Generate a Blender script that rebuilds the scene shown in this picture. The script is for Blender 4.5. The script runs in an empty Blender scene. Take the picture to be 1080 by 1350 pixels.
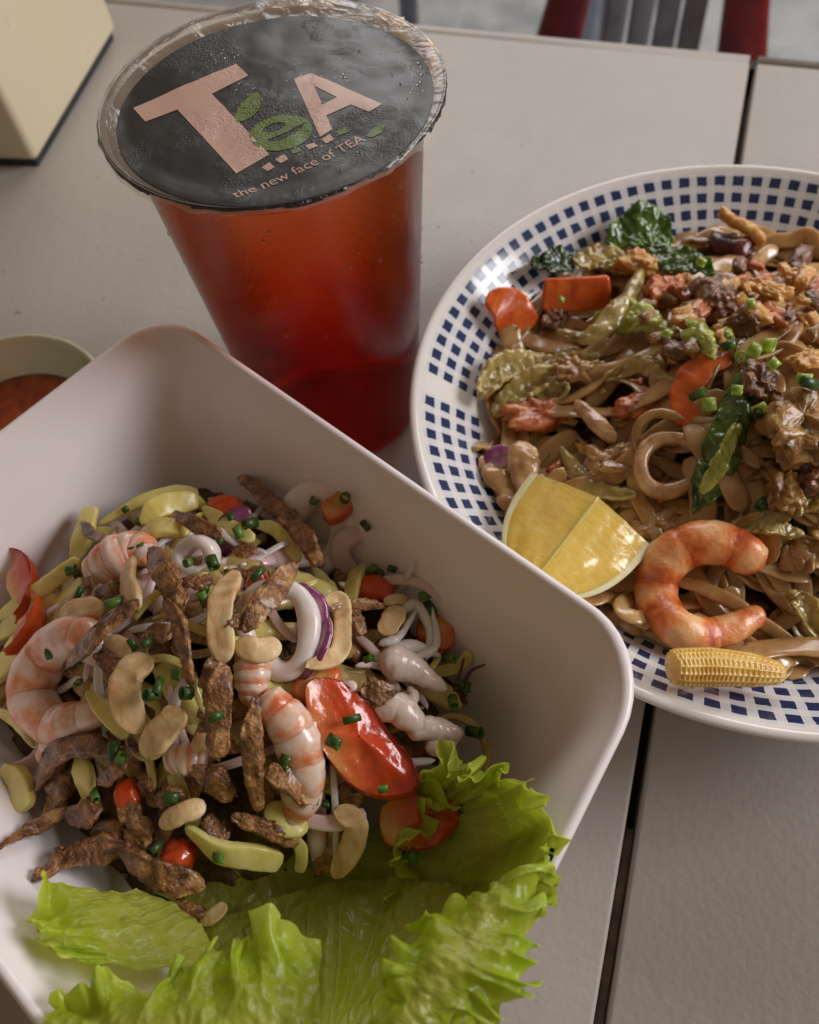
import bpy, bmesh, math, random
import numpy as np
from mathutils import Matrix, Vector
from mathutils.geometry import tessellate_polygon

# ------------------------------------------------------------------ camera, world, lights, exposure
# all modelling below is in centimetres on the table top (z = 0); CM turns it into metres
CM = 0.01
FPX, PX0, PY0, CAMH = 1100.0, 540.0, 675.0, 26.0
AX = np.array([-0.21097331, 0.48256572, -0.85007093])
RT = np.array([0.95447155, 0.28932186, -0.07264243])
UP = np.array([-0.21088936, 0.82669414, 0.52163444])

sc = bpy.context.scene
COL = sc.collection
cam_d = bpy.data.cameras.new('camera')
cam = bpy.data.objects.new('camera', cam_d)
COL.objects.link(cam)
M = Matrix(((RT[0], UP[0], -AX[0], 0), (RT[1], UP[1], -AX[1], 0), (RT[2], UP[2], -AX[2], CAMH * CM), (0, 0, 0, 1)))
cam.matrix_world = M
cam_d.sensor_fit = 'HORIZONTAL'
cam_d.sensor_width = 36.0
cam_d.lens = FPX / 1080 * 36.0
cam_d.clip_start = 0.005
cam_d.clip_end = 50
cam_d.dof.use_dof = True
cam_d.dof.focus_distance = 0.215
cam_d.dof.aperture_fstop = 18.0
sc.camera = cam

world = bpy.data.worlds.new('World')
sc.world = world
world.use_nodes = True
wb = world.node_tree.nodes['Background']
wb.inputs['Color'].default_value = (1.0, 0.74, 0.50, 1)
wb.inputs['Strength'].default_value = 0.17


def area(name, loc, target, sx, sy, power, col):
    d = bpy.data.lights.new(name, 'AREA')
    d.shape = 'RECTANGLE'
    d.size, d.size_y, d.energy, d.color = sx * CM, sy * CM, power, col
    o = bpy.data.objects.new(name, d)
    COL.objects.link(o)
    o.location = Vector(loc) * CM
    o.rotation_euler = (Vector(target) - Vector(loc)).to_track_quat('-Z', 'Y').to_euler()
    return o


area('open_side_daylight', (122, 62, 74), (-12, 20, 2), 70, 60, 18.0, (0.985, 0.965, 1.0))
area('back_daylight', (-10, 190, 95), (-5, 34, 0), 160, 70, 17.5, (1.0, 0.99, 1.0))

sc.render.engine = 'CYCLES'
sc.cycles.max_bounces = 10
sc.cycles.transmission_bounces = 10
sc.cycles.volume_bounces = 3
sc.cycles.transparent_max_bounces = 12
sc.cycles.caustics_refractive = True
sc.cycles.use_denoising = True
sc.cycles.sample_clamp_indirect = 6.0
sc.view_settings.view_transform = 'Standard'
sc.view_settings.look = 'None'
sc.view_settings.exposure = 0.0
sc.view_settings.gamma = 1.0

# ------------------------------------------------------------------ helpers
RNG = np.random.RandomState(7)
random.seed(7)


def ray(px, py):
    return RT * (px - PX0) / FPX - UP * (py - PY0) / FPX + AX


def U(px, py, z):
    r = ray(px, py)
    t = (z - CAMH) / r[2]
    return np.array([r[0] * t, r[1] * t, z])


def hit(px, py, surf, dz=0.0):
    z = 4.0
    for _ in range(40):
        p = U(px, py, z)
        z = 0.6 * z + 0.4 * (surf(p[0], p[1]) + dz)
    return U(px, py, z)


def pxcm(p):
    return float(np.dot(np.asarray(p) - np.array([0, 0, CAMH]), AX)) / FPX


_H = np.random.RandomState(3).rand(4096) * 2 - 1


def vnoise(P, seed=0):
    P = np.asarray(P, float) + seed * 17.31
    I = np.floor(P).astype(np.int64)
    f = P - I
    f = f * f * (3 - 2 * f)
    out = 0
    for dx in (0, 1):
        for dy in (0, 1):
            for dz in (0, 1):
                h = ((I[:, 0] + dx) * 73856093 ^ (I[:, 1] + dy) * 19349663 ^ (I[:, 2] + dz) * 83492791) & 4095
                w = (f[:, 0] if dx else 1 - f[:, 0]) * (f[:, 1] if dy else 1 - f[:, 1]) * (f[:, 2] if dz else 1 - f[:, 2])
                out = out + w * _H[h]
    return out


def fbm(P, seed=0, o=3):
    a, s, out = 1.0, 1.0, 0
    for k in range(o):
        out = out + a * vnoise(np.asarray(P) * s, seed + k * 5)
        a *= 0.5
        s *= 2.03
    return out


def n1(x, seed=0):
    x = np.atleast_1d(np.asarray(x, float))
    return vnoise(np.c_[x, x * 0 + seed * 3.7, x * 0], seed)


def vnormals(V, F):
    N = np.zeros_like(V)
    Q = np.array([f if len(f) == 4 else (f[0], f[1], f[2], f[2]) for f in F])
    c = np.cross(V[Q[:, 2]] - V[Q[:, 0]], V[Q[:, 3]] - V[Q[:, 1]])
    for k in range(4):
        np.add.at(N, Q[:, k], c)
    return N / (np.linalg.norm(N, axis=1)[:, None] + 1e-9)


def displace(V, F, *terms):
    N = vnormals(V, F)
    d = 0
    for amp, scale, seed in terms:
        d = d + amp * fbm(V * scale, seed)
    return V + N * np.asarray(d)[:, None]


def obj(name, V, F, mat, parent=None, origin=None, attr=None, smooth=True, label=None, cat=None, group=None, kind=None, mats=None, mi=None):
    V = np.asarray(V, float)
    if parent is not None:
        origin = np.array(parent['_o']) if origin is None else origin
    if origin is None:
        origin = np.array([(V[:, 0].min() + V[:, 0].max()) / 2, (V[:, 1].min() + V[:, 1].max()) / 2, V[:, 2].min()])
    me = bpy.data.meshes.new(name)
    me.from_pydata(((V - origin) * CM).tolist(), [], [tuple(int(i) for i in f) for f in F])
    for m in (mats or [mat]):
        me.materials.append(m)
    if mi is not None:
        me.polygons.foreach_set('material_index', np.asarray(mi, np.int32))
    if smooth:
        me.polygons.foreach_set('use_smooth', np.ones(len(F), bool))
    for k, a in (attr or {}).items():
        at = me.attributes.new(k, 'FLOAT', 'POINT')
        at.data.foreach_set('value', np.asarray(a, np.float32))
    me.update()
    o = bpy.data.objects.new(name, me)
    COL.objects.link(o)
    if parent is not None:
        o.parent = parent
        o.location = Vector(origin - np.array(parent['_o'])) * CM
    else:
        o.location = Vector(origin) * CM
    o['_o'] = [float(x) for x in origin]
    tag(o, label, cat, group, kind)
    return o


def tag(o, label=None, cat=None, group=None, kind=None):
    for k, v in (('label', label), ('category', cat), ('group', group), ('kind', kind)):
        if v:
            o[k] = v
    return o


def thing(name, loc, label, cat, group=None):
    o = bpy.data.objects.new(name, None)
    COL.objects.link(o)
    o.empty_display_size = 0.01
    o.location = Vector(loc) * CM
    o['_o'] = [float(x) for x in loc]
    return tag(o, label, cat, group)


def spline(P, n, closed=False):
    P = np.asarray(P, float)
    if len(P) == 2 and not closed:
        t = np.linspace(0, 1, n)[:, None]
        return P[0] * (1 - t) + P[1] * t
    if closed:
        Q = np.vstack([P[-1], P, P[0], P[1]])
        m = len(P)
    else:
        Q = np.vstack([2 * P[0] - P[1], P, 2 * P[-1] - P[-2]])
        m = len(P) - 1
    t = np.linspace(0, m, n, endpoint=not closed)
    i = np.minimum(t.astype(int), m - 1)
    f = (t - i)[:, None]
    a, b, c, d = Q[i], Q[i + 1], Q[i + 2], Q[i + 3]
    return 0.5 * (2 * b + (c - a) * f + (2 * a - 5 * b + 4 * c - d) * f ** 2 + (3 * b - a - 3 * c + d) * f ** 3)


def sweep(path, w, h, n=16, up=(0, 0, 1), e=2.0, closed=False, twist=None):
    """closed superellipse section swept along a path; returns verts, faces, attribute s (along) and t (around)"""
    path = np.asarray(path, float)
    m = len(path)
    w = np.broadcast_to(w, (m,))
    h = np.broadcast_to(h, (m,))
    if closed:
        T = np.roll(path, -1, 0) - np.roll(path, 1, 0)
    else:
        T = np.gradient(path, axis=0)
    T /= np.linalg.norm(T, axis=1)[:, None] + 1e-9
    up = np.broadcast_to(np.asarray(up, float), (m, 3))
    N = up - (up * T).sum(1)[:, None] * T
    N /= np.linalg.norm(N, axis=1)[:, None] + 1e-9
    B = np.cross(T, N)
    if twist is not None:
        c, s_ = np.cos(twist)[:, None], np.sin(twist)[:, None]
        N, B = N * c + B * s_, B * c - N * s_
    th = np.linspace(0, 2 * math.pi, n, endpoint=False)
    cx = np.sign(np.cos(th)) * np.abs(np.cos(th)) ** (2 / e)
    sy = np.sign(np.sin(th)) * np.abs(np.sin(th)) ** (2 / e)
    V = path[:, None, :] + B[:, None, :] * (w[:, None] * cx)[:, :, None] + N[:, None, :] * (h[:, None] * sy)[:, :, None]
    V = V.reshape(-1, 3)
    i = np.arange(m if closed else m - 1)
    F = []
    for a in i:
        b = (a + 1) % m
        for k in range(n):
            k2 = (k + 1) % n
            F.append((a * n + k, a * n + k2, b * n + k2, b * n + k))
    s = np.repeat(np.linspace(0, 1, m), n)
    t = np.tile(np.linspace(0, 1, n, endpoint=False), m)
    if not closed:
        V = np.vstack([V, path[0], path[-1]])
        s = np.r_[s, 0, 1]
        t = np.r_[t, 0, 0]
        a, b = len(V) - 2, len(V) - 1
        for k in range(n):
            F.append((a, (k + 1) % n, k))
            F.append((b, (m - 1) * n + k, (m - 1) * n + (k + 1) % n))
    return V, F, {'s': s, 't': t}


def lathe(profile, n=96, c=(0, 0), closed=False):
    P = np.asarray(profile, float)
    m = len(P)
    th = np.linspace(0, 2 * math.pi, n, endpoint=False)
    V = np.stack([c[0] + P[:, 0][:, None] * np.cos(th), c[1] + P[:, 0][:, None] * np.sin(th), np.repeat(P[:, 1][:, None], n, 1)], -1).reshape(-1, 3)
    F = []
    for a in range(m if closed else m - 1):
        b = (a + 1) % m
        for k in range(n):
            k2 = (k + 1) % n
            F.append((a * n + k, a * n + k2, b * n + k2, b * n + k))
    arc = np.r_[0, np.cumsum(np.hypot(*np.diff(P, axis=0).T))]
    return V, F, {'s': np.repeat(arc, n)}


def cap(V, F, idx, z=None):
    V = np.asarray(V)
    c = V[idx].mean(0)
    V = np.vstack([V, c])
    k = len(V) - 1
    F = list(F) + [(idx[i], idx[(i + 1) % len(idx)], k) for i in range(len(idx))]
    return V, F


def grid_faces(m, n):
    return [(a * n + k, a * n + k + 1, (a + 1) * n + k + 1, (a + 1) * n + k) for a in range(m - 1) for k in range(n - 1)]


def box_bm(x0, x1, y0, y1, z0, z1, bev=0.0, seg=3):
    bm = bmesh.new()
    bmesh.ops.create_cube(bm, size=1.0)
    for v in bm.verts:
        v.co = Vector(((x0 + x1) / 2 + v.co.x * (x1 - x0), (y0 + y1) / 2 + v.co.y * (y1 - y0), (z0 + z1) / 2 + v.co.z * (z1 - z0)))
    if bev:
        bmesh.ops.bevel(bm, geom=bm.edges[:], offset=bev, segments=seg, profile=0.5, affect='EDGES')
    V = np.array([v.co[:] for v in bm.verts])
    bm.verts.index_update()
    F = [[v.index for v in f.verts] for f in bm.faces]
    bm.free()
    return V, F


def lin(c):
    return tuple((x / 12.92 if x <= 0.04045 else ((x + 0.055) / 1.055) ** 2.4) for x in (v / 255 for v in c)) + (1,)


# ------------------------------------------------------------------ materials
class NT:
    def __init__(self, name):
        self.m = bpy.data.materials.new(name)
        self.m.use_nodes = True
        self.t = self.m.node_tree
        self.t.nodes.clear()
        self.out = self.n('ShaderNodeOutputMaterial')

    def n(self, kind, **kw):
        nd = self.t.nodes.new(kind)
        for k, v in kw.items():
            if k.startswith('i_'):
                nd.inputs[k[2:].replace('_', ' ')].default_value = v
            else:
                setattr(nd, k, v)
        return nd

    def l(self, a, b):
        self.t.links.new(a, b)

    def noise(self, scale, detail=4, rough=0.55, dist=0.0, coord=None):
        nd = self.n('ShaderNodeTexNoise')
        nd.inputs['Scale'].default_value = scale
        nd.inputs['Detail'].default_value = detail
        nd.inputs['Roughness'].default_value = rough
        nd.inputs['Distortion'].default_value = dist
        self.l(coord or self.coord(), nd.inputs['Vector'])
        return nd.outputs['Fac']

    def coord(self):
        if not hasattr(self, '_c'):
            self._c = self.n('ShaderNodeTexCoord').outputs['Object']
        return self._c

    def attr(self, name):
        nd = self.n('ShaderNodeAttribute')
        nd.attribute_name = name
        return nd.outputs['Fac']

    def ramp(self, fac, stops):
        nd = self.n('ShaderNodeValToRGB')
        el = nd.color_ramp.elements
        while len(el) < len(stops):
            el.new(0.5)
        for e_, (p, c) in zip(el, stops):
            e_.position = p
            e_.color = c if len(c) == 4 else lin(c)
        self.l(fac, nd.inputs['Fac'])
        return nd.outputs['Color']

    def mix(self, fac, a, b, blend='MIX'):
        nd = self.n('ShaderNodeMix', data_type='RGBA', blend_type=blend)
        for v, s in ((fac, 0), (a, 6), (b, 7)):
            if isinstance(v, (int, float)):
                nd.inputs[s].default_value = v
            elif isinstance(v, tuple):
                nd.inputs[s].default_value = v if len(v) == 4 else lin(v)
            else:
                self.l(v, nd.inputs[s])
        return nd.outputs[2]

    def math(self, op, a, b=None, c=None):
        nd = self.n('ShaderNodeMath', operation=op)
        for i, v in enumerate((a, b, c)):
            if v is None:
                continue
            if isinstance(v, (int, float)):
                nd.inputs[i].default_value = v
            else:
                self.l(v, nd.inputs[i])
        return nd.outputs[0]

    def bump(self, height, strength, dist, normal=None):
        nd = self.n('ShaderNodeBump')
        nd.inputs['Strength'].default_value = strength
        nd.inputs['Distance'].default_value = dist
        self.l(height, nd.inputs['Height'])
        if normal:
            self.l(normal, nd.inputs['Normal'])
        return nd.outputs['Normal']

    def principled(self, color, rough=0.5, normal=None, sss=0.0, rad=(0.004, 0.002, 0.001), spec=0.5, coat=0.0, coat_rough=0.1, trans=0.0, ior=1.45, finish=True):
        p = self.n('ShaderNodeBsdfPrincipled')
        if isinstance(color, tuple):
            p.inputs['Base Color'].default_value = color if len(color) == 4 else lin(color)
        else:
            self.l(color, p.inputs['Base Color'])
        if isinstance(rough, (int, float)):
            p.inputs['Roughness'].default_value = rough
        else:
            self.l(rough, p.inputs['Roughness'])
        p.inputs['Specular IOR Level'].default_value = spec
        p.inputs['IOR'].default_value = ior
        p.inputs['Coat Weight'].default_value = coat
        p.inputs['Coat Roughness'].default_value = coat_rough
        p.inputs['Transmission Weight'].default_value = trans
        if sss:
            p.inputs['Subsurface Weight'].default_value = sss
            p.inputs['Subsurface Radius'].default_value = rad
            p.inputs['Subsurface Scale'].default_value = 1.0
        if normal:
            self.l(normal, p.inputs['Normal'])
        if finish:
            self.l(p.outputs[0], self.out.inputs['Surface'])
        return p


def food(name, stops, scale=300, rough=0.4, sss=0.3, rad=(0.004, 0.002, 0.001), bumps=((900, 0.3, 0.0004),), coat=0.0, spec=0.5, detail=5, dist=0.3):
    """generic food: noise colour ramp, optional layers of noise bump, subsurface"""
    k = NT(name)
    col = k.ramp(k.noise(scale, detail, 0.6, dist), stops)
    nrm = None
    for s, st, d in bumps:
        nrm = k.bump(k.noise(s, 4, 0.6), st, d, nrm)
    k.principled(col, rough, nrm, sss, rad, spec, coat)
    return k.m


# tiles of the table: warm grey beige with a fine pebbled relief
k = NT('beige_tile')
base = k.mix(k.math('MULTIPLY', k.noise(9, 5, 0.6), 1.0), (180, 172, 163), (161, 153, 144))
speck = k.ramp(k.noise(650, 3, 0.7), [(0.28, (120, 108, 96)), (0.36, (255, 255, 255))])
base = k.mix(0.35, base, speck, 'MULTIPLY')
dirt = k.ramp(k.noise(170, 2, 0.5), [(0.22, (95, 82, 70)), (0.26, (255, 255, 255))])
base = k.mix(0.5, base, dirt, 'MULTIPLY')
nb = k.bump(k.noise(420, 3, 0.5), 0.35, 0.0005)
nb = k.bump(k.noise(130, 3, 0.5), 0.2, 0.0008, nb)
k.principled(base, k.math('ADD', k.math('MULTIPLY', k.noise(60), 0.15), 0.42), nb, spec=0.4)
TILE = k.m
k = NT('dark_joint')
k.principled(k.ramp(k.noise(120, 4), [(0.3, (28, 28, 30)), (0.7, (62, 54, 46))]), 0.7, k.bump(k.noise(500), 0.5, 0.001))
JOINT = k.m
k = NT('joint_dirt')
k.principled(k.ramp(k.noise(160, 5), [(0.3, (92, 80, 66)), (0.7, (128, 112, 95))]), 0.8, k.bump(k.noise(700), 0.7, 0.001))
JDIRT = k.m
k = NT('steel_frame')
k.principled((70, 70, 72), 0.45, k.bump(k.noise(300), 0.1, 0.0005))
STEEL = k.m
k = NT('floor_concrete')
k.principled(k.ramp(k.noise(7, 6, 0.65), [(0.3, (150, 156, 162)), (0.55, (205, 209, 212)), (0.75, (228, 230, 232))]), 0.55, k.bump(k.noise(60), 0.3, 0.002))
FLOOR = k.m
k = NT('red_lacquer')
k.principled(k.ramp(k.noise(30, 5), [(0.3, (92, 16, 20)), (0.7, (140, 30, 36))]), 0.3, k.bump(k.noise(150), 0.15, 0.001), coat=0.4)
RED = k.m
k = NT('grey_slat')
k.principled(k.ramp(k.noise(25, 5), [(0.3, (120, 120, 128)), (0.7, (156, 156, 164))]), 0.5, k.bump(k.noise(200), 0.15, 0.001))
GREYS = k.m
k = NT('blue_grey_slat')
k.principled(k.ramp(k.noise(25, 5), [(0.3, (112, 118, 134)), (0.7, (146, 151, 166))]), 0.5, k.bump(k.noise(200), 0.15, 0.001))
BLUEG = k.m

# white glazed bowl, cream plastic, plate glaze
k = NT('white_melamine')
k.principled(k.mix(k.noise(14, 4), (236, 227, 226), (228, 219, 218)), k.math('ADD', k.math('MULTIPLY', k.noise(40), 0.12), 0.2), k.bump(k.noise(25, 2), 0.03, 0.002), sss=0.12, rad=(0.004, 0.003, 0.0025), spec=0.45)
BOWLM = k.m
k = NT('cream_plastic')
c = k.mix(k.noise(20, 4), (214, 203, 174), (202, 190, 160))
c = k.mix(0.4, c, k.ramp(k.noise(45, 5, 0.7), [(0.26, (150, 135, 105)), (0.34, (255, 255, 255))]), 'MULTIPLY')
k.principled(c, 0.38, k.bump(k.noise(300), 0.08, 0.0005), spec=0.4)
CREAM = k.m
k = NT('slot_and_shade')  # near-black of the dispenser slot and of the shadow line at its foot
k.principled(k.mix(k.noise(90), (34, 36, 40), (50, 52, 55)), 0.6, k.bump(k.noise(500), 0.2, 0.0005))
SLOTSHADE = k.m
k = NT('napkin_paper')
k.principled(k.mix(k.noise(90), (236, 234, 228), (224, 222, 216)), 0.85, k.bump(k.noise(600), 0.3, 0.0005))
PAPER = k.m

# plate glaze: white with printed gingham squares in polar layout
k = NT('blue_check_glaze')
co = k.n('ShaderNodeSeparateXYZ')
k.l(k.coord(), co.inputs[0])
ang = k.math('DIVIDE', k.math('ARCTAN2', co.outputs[1], co.outputs[0]), 2 * math.pi)
NSQ = 98
wob = k.math('MULTIPLY', k.math('SUBTRACT', k.noise(220, 2), 0.5), 0.16)
fa = k.math('FRACT', k.math('ADD', k.math('ADD', k.math('MULTIPLY', ang, NSQ), 200.5), wob))
sv = k.attr('s')
ROW0, PITCH = 26.28, 0.64
rv = k.math('DIVIDE', k.math('SUBTRACT', sv, ROW0), PITCH)
fv = k.math('FRACT', k.math('ADD', rv, wob))
inside = k.math('MULTIPLY', k.math('GREATER_THAN', rv, 0.0), k.math('LESS_THAN', rv, 4.0))
# the printed band is broken by a white gap (two opposite transfers)
gap = k.math('GREATER_THAN', k.math('ABSOLUTE', k.math('SUBTRACT', k.math('FRACT', k.math('ADD', k.math('MULTIPLY', ang, 2.0), 1.441)), 0.5)), 0.013)
inside = k.math('MULTIPLY', inside, gap)
A_ = k.math('LESS_THAN', k.math('ABSOLUTE', k.math('SUBTRACT', fa, 0.5)), 0.295)
B_ = k.math('LESS_THAN', k.math('ABSOLUTE', k.math('SUBTRACT', fv, 0.5)), 0.29)
both = k.math('MULTIPLY', k.math('MULTIPLY', A_, B_), inside)
one = k.math('MULTIPLY', k.math('MULTIPLY', k.math('MAXIMUM', A_, B_), inside), k.math('ADD', k.math('MULTIPLY', k.noise(90, 3), 0.5), 0.12))
white = k.mix(k.noise(18, 4), (226, 220, 214), (216, 210, 203))
c = k.mix(one, white, (176, 188, 208))
c = k.mix(both, c, k.mix(k.noise(160, 4), (26, 36, 72), (50, 62, 98)))
k.principled(c, 0.12, k.bump(k.noise(45, 2), 0.04, 0.002), spec=0.5, coat=0.3)
PLATEM = k.m

k = NT('celadon_glaze')
co = k.n('ShaderNodeSeparateXYZ')
k.l(k.coord(), co.inputs[0])
an = k.math('ARCTAN2', co.outputs[1], co.outputs[0])
blue = k.math('GREATER_THAN', k.math('SINE', k.math('ADD', k.math('MULTIPLY', an, 5.0), 2.3)), 0.25)
blue = k.math('MULTIPLY', blue, k.math('GREATER_THAN', k.attr('s'), 9.3))
k.principled(k.mix(blue, k.mix(k.noise(40, 4), (214, 222, 204), (200, 212, 190)), (92, 118, 134)), 0.2, k.bump(k.noise(40), 0.05, 0.001), coat=0.3)
CELADON = k.m
SAUCE = food('chili_sauce', [(0.3, (120, 46, 16)), (0.7, (196, 92, 36))], 120, 0.12, 0.2, bumps=((200, 0.25, 0.001),), coat=0.5)

# cup
k = NT('clear_plastic')
fr = k.n('ShaderNodeFresnel')
fr.inputs['IOR'].default_value = 1.42
g = k.n('ShaderNodeBsdfGlossy')
g.inputs['Roughness'].default_value = 0.16
tr = k.n('ShaderNodeBsdfTransparent')
tr.inputs['Color'].default_value = (0.97, 0.96, 0.95, 1)
nb = k.bump(k.noise(900, 3, 0.6), 0.35, 0.0006)
nb = k.bump(k.noise(60, 2), 0.12, 0.001, nb)
k.l(nb, g.inputs['Normal'])
k.l(nb, fr.inputs['Normal'])
ms = k.n('ShaderNodeMixShader')
k.l(k.math('MULTIPLY', fr.outputs[0], 0.8), ms.inputs[0])
k.l(tr.outputs[0], ms.inputs[1])
k.l(g.outputs[0], ms.inputs[2])
k.l(ms.outputs[0], k.out.inputs['Surface'])
CLEAR = k.m
k = NT('film_plastic')
fr = k.n('ShaderNodeFresnel')
fr.inputs['IOR'].default_value = 1.5
g = k.n('ShaderNodeBsdfGlossy')
g.inputs['Roughness'].default_value = 0.18
tr = k.n('ShaderNodeBsdfTransparent')
tr.inputs['Color'].default_value = (0.97, 0.96, 0.94, 1)
df = k.n('ShaderNodeBsdfDiffuse')
df.inputs['Color'].default_value = lin((232, 224, 212))
nb = k.bump(k.noise(70, 4, 0.6, 1.2), 0.6, 0.002)
k.l(nb, g.inputs['Normal'])
k.l(nb, fr.inputs['Normal'])
m0 = k.n('ShaderNodeMixShader')
m0.inputs[0].default_value = 0.16
k.l(tr.outputs[0], m0.inputs[1])
k.l(df.outputs[0], m0.inputs[2])
ms = k.n('ShaderNodeMixShader')
k.l(fr.outputs[0], ms.inputs[0])
k.l(m0.outputs[0], ms.inputs[1])
k.l(g.outputs[0], ms.inputs[2])
k.l(ms.outputs[0], k.out.inputs['Surface'])
FILM = k.m


def film_print(name, c1, c2):
    k = NT(name)
    nb = k.bump(k.noise(38, 3, 0.5, 1.0), 0.12, 0.0025)
    fog = k.ramp(k.noise(26, 4, 0.6), [(0.5, (0, 0, 0)), (0.68, (255, 255, 255))])
    nb = k.bump(k.math('MULTIPLY', k.noise(1500, 2, 0.6), fog), 0.6, 0.0008, nb)
    k.principled(k.mix(k.noise(22, 4), c1, c2), k.math('ADD', k.math('MULTIPLY', fog, 0.2), 0.34), nb, spec=0.45)
    return k.m


BLACKF = film_print('black_print', (38, 37, 36), (52, 50, 48))
k = NT('black_crinkle')
k.principled(k.mix(k.noise(40, 4), (26, 25, 25), (44, 42, 41)), 0.14, k.bump(k.noise(240, 4, 0.6, 1.5), 0.7, 0.002), spec=0.6, coat=0.5)
SKIRTF = k.m
PINKF = film_print('pink_print', (204, 166, 148), (188, 152, 136))
GREENF = film_print('green_print', (104, 122, 48), (86, 104, 42))
k = NT('tea')
p = k.principled((1.0, 0.86, 0.74, 1), 0.06, None, trans=1.0, ior=1.10, spec=0.3)
va = k.n('ShaderNodeVolumeAbsorption')
va.inputs['Color'].default_value = (0.92, 0.41, 0.08, 1)
va.inputs['Density'].default_value = 44.0
vs = k.n('ShaderNodeVolumeScatter')
vs.inputs['Color'].default_value = (1.0, 0.50, 0.12, 1)
vs.inputs['Density'].default_value = 12.0
vs.inputs['Anisotropy'].default_value = 0.5
sp = k.n('ShaderNodeSeparateXYZ')
k.l(k.coord(), sp.inputs[0])
hz_ = k.n('ShaderNodeMapRange')
hz_.inputs['From Min'].default_value = 0.03
hz_.inputs['From Max'].default_value = 0.085
hz_.inputs['To Min'].default_value = 135.0
hz_.inputs['To Max'].default_value = 34.0
k.l(k.math('ADD', sp.outputs[2], k.math('MULTIPLY', k.math('SUBTRACT', k.noise(38, 2), 0.5), 0.05)), hz_.inputs['Value'])
k.l(hz_.outputs[0], va.inputs['Density'])
k.l(k.math('MULTIPLY', k.math('GREATER_THAN', k.noise(55, 1), 0.5), 8.0), vs.inputs['Density'])
ad = k.n('ShaderNodeAddShader')
k.l(va.outputs[0], ad.inputs[0])
k.l(vs.outputs[0], ad.inputs[1])
k.l(ad.outputs[0], k.out.inputs['Volume'])
TEA = k.m
FOAM = food('tea_foam', [(0.32, (176, 116, 58)), (0.46, (226, 184, 122)), (0.7, (242, 220, 176))], 60, 0.25, 0.3, bumps=((500, 0.3, 0.0006),), coat=0.4)
ICE = food('foamy_ice', [(0.3, (206, 168, 118)), (0.7, (236, 216, 184))], 120, 0.15, 0.5, bumps=((200, 0.2, 0.0005),), coat=0.5)
k = NT('water_drop')
k.principled((1, 1, 1, 1), 0.02, None, trans=1.0, ior=1.33)
DROP = k.m

# salad and noodles
k = NT('crispy_brown')
n_ = k.noise(210, 7, 0.7, 0.6)
c = k.ramp(n_, [(0.28, (46, 26, 13)), (0.42, (102, 62, 34)), (0.54, (164, 110, 64)), (0.68, (226, 180, 124))])
vo = k.n('ShaderNodeTexVoronoi')
vo.inputs['Scale'].default_value = 900
k.l(k.coord(), vo.inputs['Vector'])
nb = k.bump(vo.outputs['Distance'], 0.5, 0.0006)
nb = k.bump(k.noise(420, 5, 0.65), 0.75, 0.0014, nb)
rnd = k.n('ShaderNodeObjectInfo').outputs['Random']
gold = k.ramp(n_, [(0.28, (84, 50, 24)), (0.42, (150, 100, 54)), (0.54, (198, 148, 92)), (0.68, (234, 196, 140))])
c = k.mix(k.math('MULTIPLY', k.math('POWER', rnd, 2.0), 0.75), c, gold)
c = k.mix(0.35, c, k.ramp(k.noise(55, 3), [(0.35, (110, 80, 60)), (0.6, (255, 255, 255))]), 'MULTIPLY')
k.principled(c, k.math('ADD', k.math('MULTIPLY', n_, 0.3), 0.16), nb, spec=0.6, sss=0.05, coat=0.45, coat_rough=0.16)
CRISP = k.m
CASHEW = food('cashew_nut', [(0.28, (172, 122, 72)), (0.42, (212, 174, 122)), (0.58, (230, 204, 158)), (0.8, (240, 222, 186))], 75, 0.45, 0.3, bumps=((220, 0.3, 0.001), (1100, 0.3, 0.0004)), dist=1.2)
k = NT('cooked_shrimp')
s_ = k.attr('s')
band = k.math('SINE', k.math('ADD', k.math('MULTIPLY', s_, 38.0), k.math('MULTIPLY', k.noise(160, 3), 5.0)))
f_ = k.math('ADD', k.math('MULTIPLY', band, 0.10), k.math('MULTIPLY', k.noise(120, 5, 0.6, 0.5), 1.0))
c = k.ramp(f_, [(0.30, (226, 208, 196)), (0.47, (226, 190, 168)), (0.58, (224, 156, 118)), (0.74, (208, 110, 66))])
cre = k.math('LESS_THAN', k.math('ABSOLUTE', k.math('SINE', k.math('ADD', k.math('MULTIPLY', s_, math.pi * 6), k.math('MULTIPLY', k.math('SUBTRACT', k.noise(200, 2), 0.5), 0.5)))), 0.13)
c = k.mix(k.math('MULTIPLY', cre, 0.3), c, (168, 84, 46), 'MULTIPLY')
k.principled(c, 0.26, k.bump(k.noise(380, 4), 0.25, 0.0007), sss=0.45, rad=(0.006, 0.003, 0.0015), coat=0.35, coat_rough=0.15)
SHRIMP = k.m
k = NT('saucy_shrimp')
s_ = k.attr('s')
band = k.math('SINE', k.math('ADD', k.math('MULTIPLY', s_, 38.0), k.math('MULTIPLY', k.noise(160, 3), 4.0)))
f_ = k.math('ADD', k.math('MULTIPLY', band, 0.16), k.math('MULTIPLY', k.noise(150, 5, 0.6, 0.5), 1.0))
c = k.ramp(f_, [(0.25, (238, 186, 132)), (0.45, (230, 150, 88)), (0.62, (212, 112, 52)), (0.8, (172, 74, 30))])
cre = k.math('LESS_THAN', k.math('ABSOLUTE', k.math('SINE', k.math('ADD', k.math('MULTIPLY', s_, math.pi * 6), k.math('MULTIPLY', k.math('SUBTRACT', k.noise(200, 2), 0.5), 0.5)))), 0.13)
c = k.mix(k.math('MULTIPLY', cre, 0.3), c, (168, 84, 46), 'MULTIPLY')
k.principled(c, 0.32, k.bump(k.noise(260, 5, 0.65), 0.55, 0.0011), sss=0.35, rad=(0.006, 0.003, 0.0015), coat=0.3, coat_rough=0.14)
SHRIMP2 = k.m
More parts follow.
